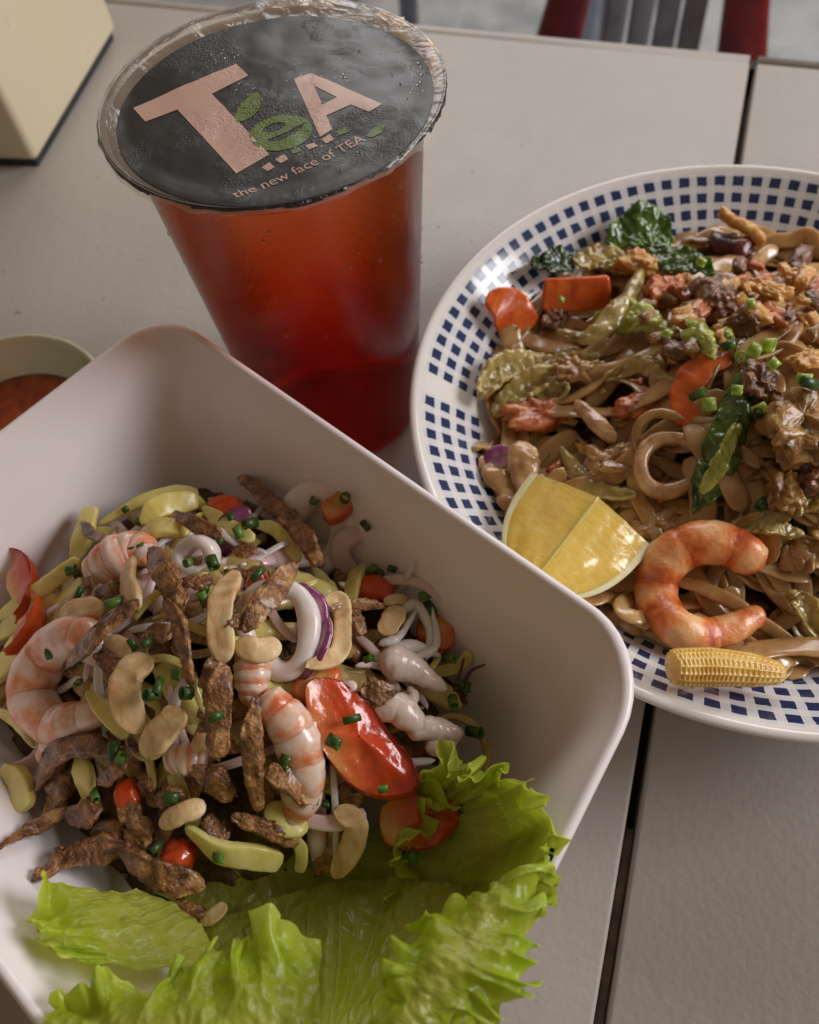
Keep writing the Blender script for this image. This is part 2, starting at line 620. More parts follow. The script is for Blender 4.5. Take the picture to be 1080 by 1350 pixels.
SQUID = food('white_squid', [(0.3, (222, 206, 198)), (0.6, (236, 226, 220)), (0.85, (240, 234, 230))], 120, 0.28, 0.5, (0.006, 0.004, 0.003), ((300, 0.2, 0.0006),), coat=0.3)
TENT = food('speckled_squid', [(0.20, (84, 44, 50)), (0.28, (168, 128, 120)), (0.38, (216, 192, 180)), (0.8, (234, 218, 208))], 300, 0.28, 0.4, (0.005, 0.003, 0.002), ((500, 0.3, 0.0006),), coat=0.4)
SQUID2 = food('saucy_squid', [(0.3, (150, 104, 64)), (0.55, (200, 158, 112)), (0.8, (220, 186, 144))], 180, 0.25, 0.35, (0.005, 0.003, 0.002), ((400, 0.3, 0.0008),), coat=0.5)
k = NT('tomato_flesh')
c = k.ramp(k.math('ADD', k.math('MULTIPLY', k.attr('s'), 0.62), k.math('MULTIPLY', k.noise(110, 5, 0.6), 0.42)), [(0.22, (208, 166, 92)), (0.36, (208, 118, 60)), (0.52, (202, 76, 36)), (0.8, (184, 48, 24))])
k.principled(c, 0.2, k.bump(k.noise(200, 4), 0.5, 0.0012), sss=0.45, rad=(0.006, 0.002, 0.001), coat=0.45)
TOMF = k.m
TOMS = food('tomato_skin', [(0.3, (186, 52, 18)), (0.7, (214, 90, 34))], 60, 0.18, 0.3, (0.006, 0.002, 0.001), ((150, 0.1, 0.0005),), coat=0.5)
MANGO = food('green_mango', [(0.28, (196, 176, 84)), (0.5, (222, 206, 124)), (0.75, (230, 222, 166))], 80, 0.3, 0.4, (0.006, 0.004, 0.001), ((420, 0.25, 0.0006),), coat=0.15)
SCAL = food('scallion_green', [(0.3, (30, 52, 18)), (0.55, (54, 84, 32)), (0.8, (112, 136, 66))], 260, 0.38, 0.15, (0.002, 0.004, 0.001), ((500, 0.3, 0.0005),), coat=0.1)
SCAL3 = food('mid_scallion', [(0.3, (54, 86, 26)), (0.55, (92, 128, 48)), (0.8, (150, 172, 92))], 240, 0.36, 0.2, (0.002, 0.004, 0.001), ((500, 0.3, 0.0005),), coat=0.1)
SCAL2 = food('pale_scallion', [(0.3, (112, 142, 44)), (0.6, (168, 188, 86)), (0.85, (206, 214, 140))], 260, 0.3, 0.3, (0.003, 0.004, 0.001), ((500, 0.2, 0.0005),), coat=0.3)
k = NT('red_onion')
c = k.ramp(k.math('ADD', k.attr('s'), k.math('MULTIPLY', k.math('SUBTRACT', k.noise(150, 4), 0.5), 0.5)), [(0.0, (104, 40, 78)), (0.16, (140, 72, 112)), (0.36, (214, 180, 182)), (1.0, (230, 214, 204))])
k.principled(c, 0.22, k.bump(k.noise(220, 3), 0.2, 0.0006), sss=0.4, rad=(0.005, 0.003, 0.003), coat=0.4)
ONION = k.m
k = NT('pale_pink_onion')
k.principled(k.ramp(k.noise(90, 4), [(0.3, (214, 176, 178)), (0.7, (232, 208, 200))]), 0.25, k.bump(k.noise(220, 3), 0.2, 0.0006), sss=0.4, rad=(0.005, 0.003, 0.003), coat=0.3)
ONION2 = k.m
BED = food('salad_bed', [(0.3, (52, 34, 18)), (0.55, (98, 70, 36)), (0.8, (140, 112, 60))], 160, 0.5, 0.1, bumps=((300, 0.9, 0.003),), coat=0.0)

# lettuce: green blade with veins, thin and translucent
k = NT('lettuce')
t_ = k.attr('t')
s_ = k.attr('s')
nn = k.noise(70, 5, 0.6)
c = k.ramp(k.math('ADD', t_, k.math('MULTIPLY', k.math('SUBTRACT', nn, 0.5), 0.55)), [(0.0, (190, 190, 86)), (0.3, (166, 180, 46)), (0.65, (180, 202, 46)), (1.0, (214, 226, 96))])
ve = k.n('ShaderNodeTexVoronoi', feature='DISTANCE_TO_EDGE')
ve.inputs['Scale'].default_value = 130
k.l(k.coord(), ve.inputs['Vector'])
vein = k.ramp(ve.outputs['Distance'], [(0.0, (255, 255, 255)), (0.09, (0, 0, 0))])
fan = k.math('SINE', k.math('ADD', k.math('MULTIPLY', s_, 60.0), k.math('MULTIPLY', k.noise(45, 4), 9.0)))
fanv = k.math('MULTIPLY', k.math('POWER', k.math('MAXIMUM', fan, 0.0), 4.0), k.math('SUBTRACT', 1.0, t_))
c = k.mix(k.math('MULTIPLY', vein, 0.2), c, (206, 214, 128))
c = k.mix(k.math('MULTIPLY', fanv, 0.25), c, (206, 210, 130))
c = k.mix(k.math('MULTIPLY', k.attr('vein'), 0.6), c, (212, 214, 142))
nb = k.bump(k.math('ADD', k.math('MULTIPLY', vein, 0.5), fanv), 0.25, 0.0010)
nb = k.bump(k.noise(160, 4), 0.35, 0.0014, nb)
p = k.principled(c, 0.3, nb, spec=0.5, coat=0.15, finish=False)
tl = k.n('ShaderNodeBsdfTranslucent')
k.l(k.mix(0.35, c, (204, 220, 50)), tl.inputs['Color'])
k.l(nb, tl.inputs['Normal'])
ms = k.n('ShaderNodeMixShader')
ms.inputs[0].default_value = 0.55
k.l(p.outputs[0], ms.inputs[1])
k.l(tl.outputs[0], ms.inputs[2])
k.l(ms.outputs[0], k.out.inputs['Surface'])
LETT = k.m

NOOD = food('rice_noodle', [(0.25, (126, 86, 46)), (0.5, (182, 140, 88)), (0.8, (216, 182, 130))], 70, 0.25, 0.4, (0.005, 0.003, 0.0015), ((300, 0.2, 0.0006),), coat=0.5)
NBED = food('sauced_noodles', [(0.3, (44, 24, 10)), (0.55, (96, 60, 30)), (0.8, (140, 96, 54))], 150, 0.2, 0.2, bumps=((200, 0.9, 0.003),), coat=0.6)
CARROT = food('carrot', [(0.3, (176, 66, 16)), (0.5, (206, 92, 26)), (0.75, (222, 122, 50))], 150, 0.34, 0.35, (0.006, 0.002, 0.001), ((300, 0.3, 0.0007),), coat=0.35)
CABB = food('cooked_cabbage', [(0.3, (134, 112, 58)), (0.55, (182, 160, 98)), (0.85, (214, 196, 142))], 90, 0.24, 0.4, (0.005, 0.004, 0.002), ((200, 0.35, 0.001),), coat=0.5)
CABG = food('green_cabbage', [(0.3, (128, 136, 44)), (0.6, (182, 184, 84)), (0.85, (214, 206, 132))], 90, 0.24, 0.4, (0.005, 0.004, 0.002), ((200, 0.35, 0.001),), coat=0.5)
GREEN = food('cooked_greens', [(0.3, (36, 56, 18)), (0.55, (84, 112, 40)), (0.8, (150, 168, 84))], 130, 0.2, 0.25, (0.002, 0.004, 0.001), ((200, 0.5, 0.0015),), coat=0.6)
DGREEN = food('dark_greens', [(0.3, (22, 34, 14)), (0.6, (46, 66, 26)), (0.85, (84, 104, 50))], 110, 0.22, 0.2, (0.002, 0.004, 0.001), ((200, 0.5, 0.0015),), coat=0.5)
MEAT = food('stir_fried_meat', [(0.28, (66, 38, 24)), (0.5, (128, 84, 58)), (0.75, (186, 138, 100))], 200, 0.26, 0.25, (0.004, 0.002, 0.001), ((350, 0.7, 0.0016),), coat=0.4)
EGG = food('fried_egg_bits', [(0.25, (150, 88, 36)), (0.45, (206, 148, 74)), (0.65, (226, 186, 116)), (0.85, (240, 220, 176))], 150, 0.26, 0.35, (0.005, 0.003, 0.0015), ((300, 0.7, 0.0016),), coat=0.4)
TOFU = food('charred_tofu', [(0.26, (34, 20, 12)), (0.38, (118, 80, 40)), (0.6, (180, 138, 76)), (0.85, (214, 180, 118))], 160, 0.28, 0.3, (0.005, 0.003, 0.0015), ((350, 0.6, 0.0014),), coat=0.3)
ORANGE = food('saucy_crumbs', [(0.3, (150, 66, 24)), (0.55, (200, 112, 56)), (0.8, (226, 164, 108))], 190, 0.24, 0.3, bumps=((400, 0.7, 0.0014),), coat=0.5)
CORN = food('baby_corn', [(0.3, (188, 134, 44)), (0.5, (216, 172, 76)), (0.75, (234, 208, 134))], 90, 0.36, 0.4, (0.005, 0.003, 0.001), ((500, 0.2, 0.0004),), coat=0.5)
RIND = food('lemon_rind', [(0.3, (214, 168, 22)), (0.7, (232, 194, 44))], 150, 0.35, 0.2, bumps=((700, 0.4, 0.0006),), coat=0.2)
PITH = food('lemon_pith', [(0.3, (232, 214, 152)), (0.7, (240, 228, 184))], 150, 0.5, 0.4, bumps=((600, 0.3, 0.0005),))
k = NT('lemon_pulp')
wv = k.n('ShaderNodeTexVoronoi', feature='DISTANCE_TO_EDGE')
mp = k.n('ShaderNodeCombineXYZ')
k.l(k.math('MULTIPLY', k.attr('s'), 2.6), mp.inputs[0])
k.l(k.math('MULTIPLY', k.attr('t'), 8.5), mp.inputs[1])
wv.inputs['Scale'].default_value = 1.3
wv.inputs['Randomness'].default_value = 0.9
k.l(mp.outputs[0], wv.inputs['Vector'])
ed = k.ramp(wv.outputs['Distance'], [(0.0, (255, 255, 255)), (0.10, (0, 0, 0))])
c = k.mix(k.math('MULTIPLY', ed, 0.22), k.mix(k.noise(90, 5, 0.6), (226, 180, 52), (240, 214, 124)), (242, 226, 160))
k.principled(c, 0.16, k.bump(k.math('ADD', k.math('MULTIPLY', wv.outputs['Distance'], 0.5), k.noise(180, 4)), 0.22, 0.0012), sss=0.5, rad=(0.006, 0.004, 0.001), coat=0.6, coat_rough=0.08)
PULP = k.m
MEMB = food('lemon_membrane', [(0.3, (232, 198, 92)), (0.7, (240, 216, 130))], 150, 0.3, 0.4, bumps=((600, 0.3, 0.0005),), coat=0.3)
CHILI = food('dried_red', [(0.3, (52, 12, 12)), (0.7, (104, 28, 22))], 200, 0.3, 0.1, bumps=((300, 0.6, 0.001),), coat=0.4)

# ------------------------------------------------------------------ setting: floor, table, chairs behind
V, F = box_bm(-400, 400, -200, 600, -76, -74)
obj('floor', V, F, FLOOR, kind='structure', smooth=False)

YE = 46.3                                  # far edge of the table
T = thing('dining_table', (3, 16, -74), 'beige tiled dining table top with a dark open joint between its tiles', 'table')


def tile(x0, x1):
    """slab with rounded long edges"""
    V, F = box_bm(x0, x1, -16, YE - 0.85, -1.6, 0, 0.12, 3)
    obj('tile', V, F, TILE, T)


tile(-57.2, 2.83)
tile(3.17, 63.2)
# bullnose strip along the far edge of each tile
for x0, x1 in ((-57.1, 2.78), (3.22, 63.1)):
    xs = np.linspace(x0, x1, 3)
    V, F, a = sweep(np.c_[xs, xs * 0 + YE - 0.42, xs * 0 - 0.78], 0.46, 0.80, 20, e=3.0)
    obj('edge_trim', V, F, TILE, T)
V, F = box_bm(2.5, 3.5, -15.8, YE - 0.05, -2.2, -1.25)
obj('joint_base', V, F, JOINT, T, smooth=False)
V, F = box_bm(2.80, 3.20, YE - 0.8, YE - 0.1, -1.24, -0.35)
obj('joint_plug', V, F, JOINT, T, smooth=False)
xs = np.linspace(-15.5, 6.1, 60)
V, F, a = sweep(np.c_[xs * 0 + 3.0, xs, -0.62 + 0.08 * n1(xs * 2, 4)], 0.165, 0.25 * (1 - 0.75 * np.clip((xs - 4.9) / 1.2, 0, 1)), 10, e=4)
obj('joint_dirt', V, F, JDIRT, T)
for x in (-52, 58):
    for y in (-10, 40):
        V, F = box_bm(x - 2, x + 2, y - 2, y + 2, -74, -2.4, 0.3)
        obj('leg', V, F, STEEL, T, smooth=False)
V, F = box_bm(-54, 60, -13, 42, -5.2, -2.3, 0.2)
obj('apron', V, F, STEEL, T, smooth=False)


def chair(cx, y, frame, slatm, label, w=9.6, nsl=5, flare=0.16, yaw=0.0, sgn=1, seatw=20.0, slw=1.35):
    """backrest faces the table; seat runs away from or under the table (sgn)"""
    t = thing('slatted_chair', (cx, y, -74), label, 'chair')

    def rot(P):
        P = np.asarray(P, float).copy()
        c, s = math.cos(yaw), math.sin(yaw)
        d = P - np.array([cx, y, 0])
        P[:, 0] = cx + d[:, 0] * c - d[:, 1] * s
        P[:, 1] = y + d[:, 0] * s + d[:, 1] * c
        return P
    for s in (-1, 1):
        # curved back post that widens at the seat and carries on as the rear leg
        pts = [(cx + s * (w + 1), y, 14), (cx + s * w, y + sgn * 0.5, 0), (cx + s * (w + flare * 12), y - sgn * 0.5, -16), (cx + s * (w + flare * 22), y - sgn * 1, -27), (cx + s * (w + 4.4), y, -40), (cx + s * (w + 5), y + sgn * 5, -74)]
        P = spline(pts, 40)
        V, F, a = sweep(P, np.interp(np.linspace(0, 1, 40), [0, .4, .6, 1], [1.7, 2.0, 2.6, 1.8]), 1.1, 12, (0, 1, 0), e=3)
        obj('back_post', rot(V), F, frame, t)
        P = spline([(cx + s * (w + 5), y - sgn * 36, -34), (cx + s * (w + 5.5), y - sgn * 37, -74)], 8)
        V, F, a = sweep(P, 1.7, 1.7, 10, (0, 1, 0), e=3)
        obj('front_leg', rot(V), F, frame, t)
        V, F, a = sweep(spline([(cx + s * (w + 5), y, -37), (cx + s * (w + 5), y - sgn * 36, -37)], 6), 1.0, 2.0, 10, e=4)
        obj('seat_rail', rot(V), F, frame, t)
    for k_ in range(nsl):
        f = (k_ + 0.5) / nsl * 2 - 1
        xs = f * (w - 1.2)
        V, F, a = sweep(spline([(cx + xs * 0.92, y, 11), (cx + xs, y + sgn * 0.6, -8), (cx + xs * 1.12 , y, -34)], 12), slw, 0.5, 10, (0, 1, 0), e=4)
        obj('slat', rot(V), F, slatm, t)
    V, F, a = sweep(spline([(cx - w - 1.5, y, 12), (cx, y + sgn * 1.6, 13), (cx + w + 1.5, y, 12)], 16), 1.0, 2.4, 12, e=3)
    obj('top_rail', rot(V), F, frame, t)
    V, F = box_bm(cx - seatw / 2 - 4, cx + seatw / 2 + 4, min(y - sgn * 1.5, y - sgn * 38), max(y - sgn * 1.5, y - sgn * 38), -35, -31.5, 0.8)
    obj('seat', rot(V), F, slatm, t)
    return t


chair(-4.6, 86, RED, GREYS, 'dark red chair with grey back slats behind the tiled table', 5.9, 4, 0.17, slw=1.1)
chair(-33, 118, BLUEG, BLUEG, 'blue grey slatted chair standing beyond the red chair', 13, 4, 0.16, 0.05, -1, 28, 1.9)

# ------------------------------------------------------------------ napkin dispenser
c0, c1 = np.array([-30.91, 29.86]), np.array([-32.66, 42.06])
d1 = (c1 - c0) / np.linalg.norm(c1 - c0)
d2 = np.array([-d1[1], d1[0]])
LB, WB, HB = np.linalg.norm(c1 - c0), 21.0, 11.5
T = thing('napkin_dispenser', (*(c0 + d1 * LB / 2 + d2 * WB / 2), 0), 'cream plastic napkin dispenser box behind the sealed tea cup', 'dispenser')


def disp(x0, x1, y0, y1, z0, z1, b, nm, m):
    V, F = box_bm(x0, x1, y0, y1, z0, z1, b, 4)
    W = V.copy()
    W[:, :2] = c0 + V[:, :1] * d1 + V[:, 1:2] * d2
    return obj(nm, W, [f[::-1] for f in F], m, T)


disp(0, LB, 0, WB, 0.45, HB, 0.35, 'body', CREAM)
disp(0.25, LB - 0.25, 0.25, WB - 0.25, 0.0, 0.5, 0.05, 'base', SLOTSHADE)  # dark inset plate added to draw the contact shadow under the body
disp(LB / 2 - 2, LB / 2 + 2, 4, WB - 4, HB - 0.1, HB + 0.06, 0.02, 'slot', SLOTSHADE)
disp(LB / 2 - 0.3, LB / 2 + 0.3, 6, WB - 6, HB - 0.5, HB + 3.5, 0.1, 'napkin', PAPER)

# ------------------------------------------------------------------ sauce dish
DC = (-21.6, 13.3)
T = thing('sauce_dish', (*DC, 0), 'small pale green dipping dish of orange sauce beside the white bowl', 'dish')
prof = [(0.01, 0), (2.2, 0), (2.3, 0.35), (3.2, 1.1), (3.85, 2.4), (4.02, 2.9), (3.95, 3.0), (3.82, 2.9), (3.6, 2.3), (3.0, 1.2), (2.0, 0.7), (0.01, 0.6)]
prof = spline([(a, 0, b) for a, b in prof], 60)[:, [0, 2]]
V, F, a = lathe(prof, 72, DC)
obj('dish_body', V, F, CELADON, T, attr=a)
V, F, a = lathe([(0.01, 1.5), (1.5, 1.5), (2.8, 1.5), (3.2, 1.56), (3.21, 1.2), (0.01, 0.8)], 48, DC)
obj('sauce', V, F, SAUCE, T)

# ------------------------------------------------------------------ tea cup with sealed film
CC = np.array([-10.69, 19.11])
CH, RTOP, RBOT = 13.0, 4.16, 3.12


def rc(z):
    return RBOT + (RTOP - RBOT) * z / CH


T = thing('tea_cup', (*CC, 0), 'clear plastic cup of red iced tea sealed with black printed film', 'cup')
pr = [(0.01, 0.06), (RBOT - 0.5, 0.04), (RBOT - 0.25, 0.0), (RBOT - 0.06, 0.04)] + [(rc(z) + (0.03 if 9.9 < z < 10.1 else 0), z) for z in np.r_[0.3:12.3:40j]] + [(4.14, 12.42), (4.28, 12.62), (4.48, 12.80), (4.62, 12.88), (4.68, 12.96), (4.66, 13.04), (4.58, 13.06), (4.50, 13.0)]
V, F, a = lathe(pr, 128, CC)
obj('cup_wall', V, F, CLEAR, T)
pr = [(0.01, 0.12), (RBOT - 0.3, 0.12), (RBOT - 0.08, 0.22)] + [(rc(z) - 0.025, z) for z in np.r_[0.5:12.3:30j]] + [(4.10, 12.40), (2.5, 12.45), (0.01, 12.45)]
V, F, a = lathe(pr, 96, CC)
obj('tea', V, F, TEA, T)
# froth with ice bulging through, seen past the clear margin of the film
nr, na = 30, 120
rr, aa = np.meshgrid(np.linspace(0.02, 4.50, nr), np.linspace(0, 2 * np.pi, na, endpoint=False), indexing='ij')
x, y = CC[0] + rr * np.cos(aa), CC[1] + rr * np.sin(aa)
z = 12.90 + 0.03 * fbm(np.c_[x.ravel(), y.ravel(), x.ravel() * 0] * 1.1, 3).reshape(x.shape) * (rr < 4.2) - 0.25 * np.clip((rr - 4.2) / 0.3, 0, 1) * 0
V = np.stack([x, y, z], -1).reshape(-1, 3)
F = [(i * na + k, (i + 1) * na + k, (i + 1) * na + (k + 1) % na, i * na + (k + 1) % na) for i in range(nr - 1) for k in range(na)]
obj('froth', V, F, FOAM, T)


def blob(c, r, sq=(1, 1, 1), seed=0, amp=0.15, freq=1.5, n=14, e=2.0, rotz=0.0, fine=0.0):
    th = np.linspace(0, np.pi, n)
    ph = np.linspace(0, 2 * np.pi, 2 * n, endpoint=False)

    def pw(v):
        return np.sign(v) * np.abs(v) ** (2 / e)
    tt, pp = np.meshgrid(th, ph, indexing='ij')
    V = np.stack([pw(np.sin(tt)) * pw(np.cos(pp)) * sq[0], pw(np.sin(tt)) * pw(np.sin(pp)) * sq[1], pw(np.cos(tt)) * sq[2]], -1).reshape(-1, 3) * r
    c_, s_ = math.cos(rotz), math.sin(rotz)
    V = V @ np.array([[c_, s_, 0], [-s_, c_, 0], [0, 0, 1]])
    d = 1 + amp * fbm(V / r * freq, seed)
    if fine:
        d = d + fine * fbm(V / r * freq * 4, seed + 9)
    V = V * np.atleast_1d(d)[:, None] + np.asarray(c)
    m = 2 * n
    F = [(i * m + k, (i + 1) * m + k, (i + 1) * m + (k + 1) % m, i * m + (k + 1) % m) for i in range(n - 1) for k in range(m)]
    return V, F


for k_, (px, py) in enumerate([(392, 2), (445, 4), (498, 22), (538, 48), (556, 82), (420, -8), (470, 6), (340, 6), (528, 34)]):
    p = U(px, py, 12.55)
    d = p[:2] - CC
    d *= min(1, 3.95 / np.linalg.norm(d))
    V, F = blob((CC[0] + d[0], CC[1] + d[1], 12.80), 0.70 - 0.10 * (k_ % 4), (1.3, 0.9, 0.5), k_, 0.28, 1.5, 14, 2.8, k_ * 1.7)
    V[:, 2] = np.minimum(V[:, 2], 12.97 + 0.02 * np.sin(V[:, 0] * 9 + k_))
    obj('ice', V, F, ICE, T)

bv, bf = [], []
rs = np.random.RandomState(15)
for _ in range(170):
    a_ = math.atan2(-CC[1], -CC[0]) + rs.uniform(-1.6, 1.6)
    z_ = rs.uniform(1.0, 12.3)
    r_ = 0.02 + 0.05 * rs.rand() ** 4
    q_ = rc(z_) + 0.01
    b, f = blob((CC[0] + q_ * math.cos(a_), CC[1] + q_ * math.sin(a_), z_), r_, (1, 1, 1.15), _, 0.1, 1.0, 6)
    o_ = sum(len(x) for x in bv)
    bv.append(b)
    bf += [tuple(i + o_ for i in ff) for ff in f]
tag(obj('condensation', np.vstack(bv), bf, DROP, T), kind='stuff')
FZ = 13.10
# film: clear sheet over the whole mouth, skirt folded down over the rim, black print disc set a little to one side
film = thing('film_seal', (CC[0], CC[1], FZ), None, None)
film.parent = T
film.location = Vector((0, 0, FZ * CM))
nr = 36


def filmz(x, y):
    r = np.hypot(x - CC[0], y - CC[1])
    sag = -0.07 * np.clip((4.45 - r) / 0.5, 0, 1)
    P = np.c_[np.ravel(x), np.ravel(y), np.ravel(x) * 0]
    w = 0.025 * fbm(P * 0.7, 21, 2) + 0.008 * fbm(P * 2.2, 25, 2)
    return FZ + sag + w.reshape(np.shape(x)) * np.clip((4.6 - r) / 0.6, 0, 1)


def disc(c, r0, r1, dz, nr=24, na=128, ang=None):
    an = np.linspace(0, 2 * np.pi, na, endpoint=False)
    rr, aa = np.meshgrid(np.linspace(r0, r1, nr), an, indexing='ij')
    x, y = c[0] + rr * np.cos(aa), c[1] + rr * np.sin(aa)
    V = np.stack([x, y, filmz(x, y) + dz], -1).reshape(-1, 3)
    F = [(i * na + k, (i + 1) * na + k, (i + 1) * na + (k + 1) % na, i * na + (k + 1) % na) for i in range(nr - 1) for k in range(na)]
    return V, F


V, F = disc(CC, 0.02, 4.72, 0.0, 40)
obj('clear_film', V, F, FILM, film)
# print disc: centred towards the camera side so that a clear crescent is left at the back
pts = np.array([U(a, b, FZ)[:2] for a, b in [(137, 190), (150, 225), (205, 250), (330, 268), (470, 238), (545, 185), (568, 120), (545, 72), (480, 34), (400, 22), (330, 30), (250, 66), (180, 120)]])
A = np.c_[2 * pts, np.ones(len(pts))]
q, *_ = np.linalg.lstsq(A, (pts ** 2).sum(1), rcond=None)
PC, PR = q[:2], float(np.sqrt(q[2] + q[0] ** 2 + q[1] ** 2))
tc_ = -CC / np.linalg.norm(CC)
PC, PR = CC + tc_ * 0.47 + np.array([0.05, 0.0]), 4.24
V, F = disc(PC, 0.02, PR, 0.0, 40)
d_ = V[:, :2] - CC
rr_ = np.hypot(d_[:, 0], d_[:, 1])
V[:, :2] = CC + d_ * np.minimum(1, 4.70 / np.maximum(rr_, 1e-6))[:, None]
V[:, 2] = filmz(V[:, 0], V[:, 1]) + 0.02
obj('black_print', V, F, BLACKF, film)
# wrinkled skirt; the front half carries the black print
na, nv = 260, 7
an = np.linspace(0, 2 * np.pi, na, endpoint=False)
to_cam = math.atan2(-CC[1] * 1.0 + 0, -CC[0])
V = []
for i in range(nv):
    f = i / (nv - 1)
    cr = np.abs(n1(an / (2 * np.pi) * 70, 3)) * 0.10 * f + 0.06 * n1(an / (2 * np.pi) * 24, 8) * f
    rr = 4.66 + 0.07 * math.sin(min(1, f * 1.6) * 1.57) + cr * 0.8
    zz = FZ + 0.015 - f * (0.24 + 0.12 * n1(an / (2 * np.pi) * 40, 11)) + 0.03 * n1(an / (2 * np.pi) * 90, 5) * f
    V.append(np.c_[CC[0] + rr * np.cos(an), CC[1] + rr * np.sin(an), zz])
V = np.vstack(V)
F, mi = [], []
for i in range(nv - 1):
    for k_ in range(na):
        F.append((i * na + k_, (i + 1) * na + k_, (i + 1) * na + (k_ + 1) % na, i * na + (k_ + 1) % na))
        dd = (an[k_] - to_cam + math.pi) % (2 * math.pi) - math.pi
        lim = 2.4 + 1.2 * math.sin(k_ * 0.21) * math.sin(k_ * 0.093) if abs(dd) < 1.35 else (2.6 - 4 * (abs(dd) - 1.35))
        mi.append(0 if i < lim else 1)
obj('skirt', V, F, None, film, mats=[SKIRTF, FILM], mi=mi)


def flat_letter(name, outer, holes, m, dz=0.032):
    loops = [[U(a, b, FZ - 0.05) for a, b in lp] for lp in [outer] + holes]
    tri = tessellate_polygon([[Vector(p) for p in lp] for lp in loops])
    P = np.array([p for lp in loops for p in lp])
    bm = bmesh.new()
    vs = [bm.verts.new(Vector((p[0], p[1], 0))) for p in P]
    for t in tri:
        try:
            f = bm.faces.new([vs[i] for i in t])
        except ValueError:
            pass
    bmesh.ops.subdivide_edges(bm, edges=bm.edges[:], cuts=6, use_grid_fill=True)
    bmesh.ops.triangulate(bm, faces=bm.faces[:])
    bm.normal_update()
    for f in bm.faces:
        if f.normal.z < 0:
            f.normal_flip()
    V = np.array([v.co[:] for v in bm.verts])
    V[:, 2] = filmz(V[:, 0], V[:, 1]) + dz
    bm.verts.index_update()
    F = [[v.index for v in f.verts] for f in bm.faces]
    bm.free()
    return obj(name, V, F, m, film)


za = lambda pts: [(170 + a / 5.4, 70 + b / 5.4) for a, b in pts]
zb = lambda pts: [(300 + a / 4.909, 80 + b / 4.909) for a, b in pts]
flat_letter('letter', za([(30, 390), (400, 232), (765, 80), (850, 160), (590, 290), (800, 510), (1000, 720), (765, 858), (555, 630), (345, 400), (118, 488)]), [], PINKF)
flat_letter('letter', zb([(430, 120), (540, 80), (770, 180), (1005, 285), (915, 333), (800, 285), (640, 355), (680, 445), (600, 495), (515, 308)]), [zb([(560, 165), (710, 240), (615, 290)])], PINKF)
for sq in ([(607, 510), (660, 478), (690, 510), (640, 535)], [(220, 690), (270, 655), (305, 690), (260, 715)], [(310, 640), (365, 605), (395, 640), (345, 665)], [(505, 550), (560, 530), (585, 552), (530, 578)]):
    flat_letter('print_square', zb(sq), [], PINKF)
for sq in ([(695, 460), (760, 435), (788, 460), (725, 482)], [(412, 580), (468, 562), (478, 588), (425, 606)]):
    flat_letter('print_square', zb(sq), [], GREENF)
th = np.linspace(0, 2 * np.pi, 28, endpoint=False)


def ell(cx, cy, rx, ry, rot, n=28):
    th = np.linspace(0, 2 * np.pi, n, endpoint=False)
    return [(cx + rx * math.cos(a) * math.cos(rot) - ry * math.sin(a) * math.sin(rot), cy + rx * math.cos(a) * math.sin(rot) + ry * math.sin(a) * math.cos(rot)) for a in th]


flat_letter('letter', zb(ell(345, 468, 206, 112, -0.16)), [zb(ell(302, 432, 76, 27, -0.3, 14)), zb([(255, 512), (320, 488), (400, 455), (470, 418), (512, 398), (490, 430), (430, 475), (350, 515), (280, 526)])], GREENF)
flat_letter('print_leaf', zb([(62, 402), (46, 350), (90, 280), (140, 235), (195, 200), (216, 240), (205, 320), (165, 360), (110, 388)]), [], GREENF)
flat_letter('print_leaf', zb([(890, 487), (955, 430), (1028, 412), (1000, 462), (935, 495)]), [], GREENF)
# slogan
a0, a1 = U(312, 266, FZ - 0.1), U(483, 187, FZ - 0.1)
cu = bpy.data.curves.new('slogan', 'FONT')
cu.body = 'the new face of TEA'
cu.size = 1.0
tmp = bpy.data.objects.new('slogan_tmp', cu)
COL.objects.link(tmp)
bpy.context.view_layer.update()
me = bpy.data.meshes.new_from_object(tmp.evaluated_get(bpy.context.evaluated_depsgraph_get()))
TV = np.array([v.co[:] for v in me.vertices])
TF = [tuple(p.vertices) for p in me.polygons]
bpy.data.objects.remove(tmp)
wx = TV[:, 0].max()
ex = (a1 - a0)[:2]
L = np.linalg.norm(ex)
ex = ex / L
ey = np.array([-ex[1], ex[0]])
sx = L / wx
XY = a0[:2] + np.outer(TV[:, 0] * sx, ex) + np.outer(TV[:, 1] * sx * 1.02 - 0.10 * np.sin(np.pi * TV[:, 0] / wx), ey)
V = np.c_[XY, filmz(XY[:, 0], XY[:, 1]) + 0.032]
obj('slogan', V, TF, PINKF, film, smooth=False)
# condensation beads on the film, in loose patches
bv, bf = [], []
rs = np.random.RandomState(5)
for (px, py, rx, ry, n_b) in [(285, 78, 20, 9, 45), (335, 140, 9, 14, 45), (402, 100, 22, 14, 60), (545, 105, 26, 26, 120), (455, 90, 40, 20, 60), (415, 150, 20, 25, 50), (440, 195, 34, 10, 40), (330, 130, 60, 50, 40), (520, 60, 30, 20, 40)]:
    for _ in range(n_b // 2):
        p = U(px + rx * rs.randn() * 0.6, py + ry * rs.randn() * 0.6, FZ - 0.12)
        if np.hypot(*(p[:2] - PC)) > PR - 0.15:
            continue
        r = 0.014 + 0.03 * rs.rand() ** 3
        b, f = blob((p[0], p[1], float(filmz(p[:1], p[1:2])[0]) + 0.034), r, (1, 1, 0.5), 0, 0, 1, 5)
        o_ = sum(len(x) for x in bv)
        bv.append(b)
        bf += [tuple(i + o_ for i in ff) for ff in f]
tag(obj('condensation', np.vstack(bv), bf, DROP, film), kind='stuff')

# ------------------------------------------------------------------ square white bowl
EU, EV = np.array([0.911, -0.412]), np.array([0.412, 0.911])
BC = EU * -10.25 + EV * 1.4
HX, HY, BZ = 9.95, 7.30, 7.0


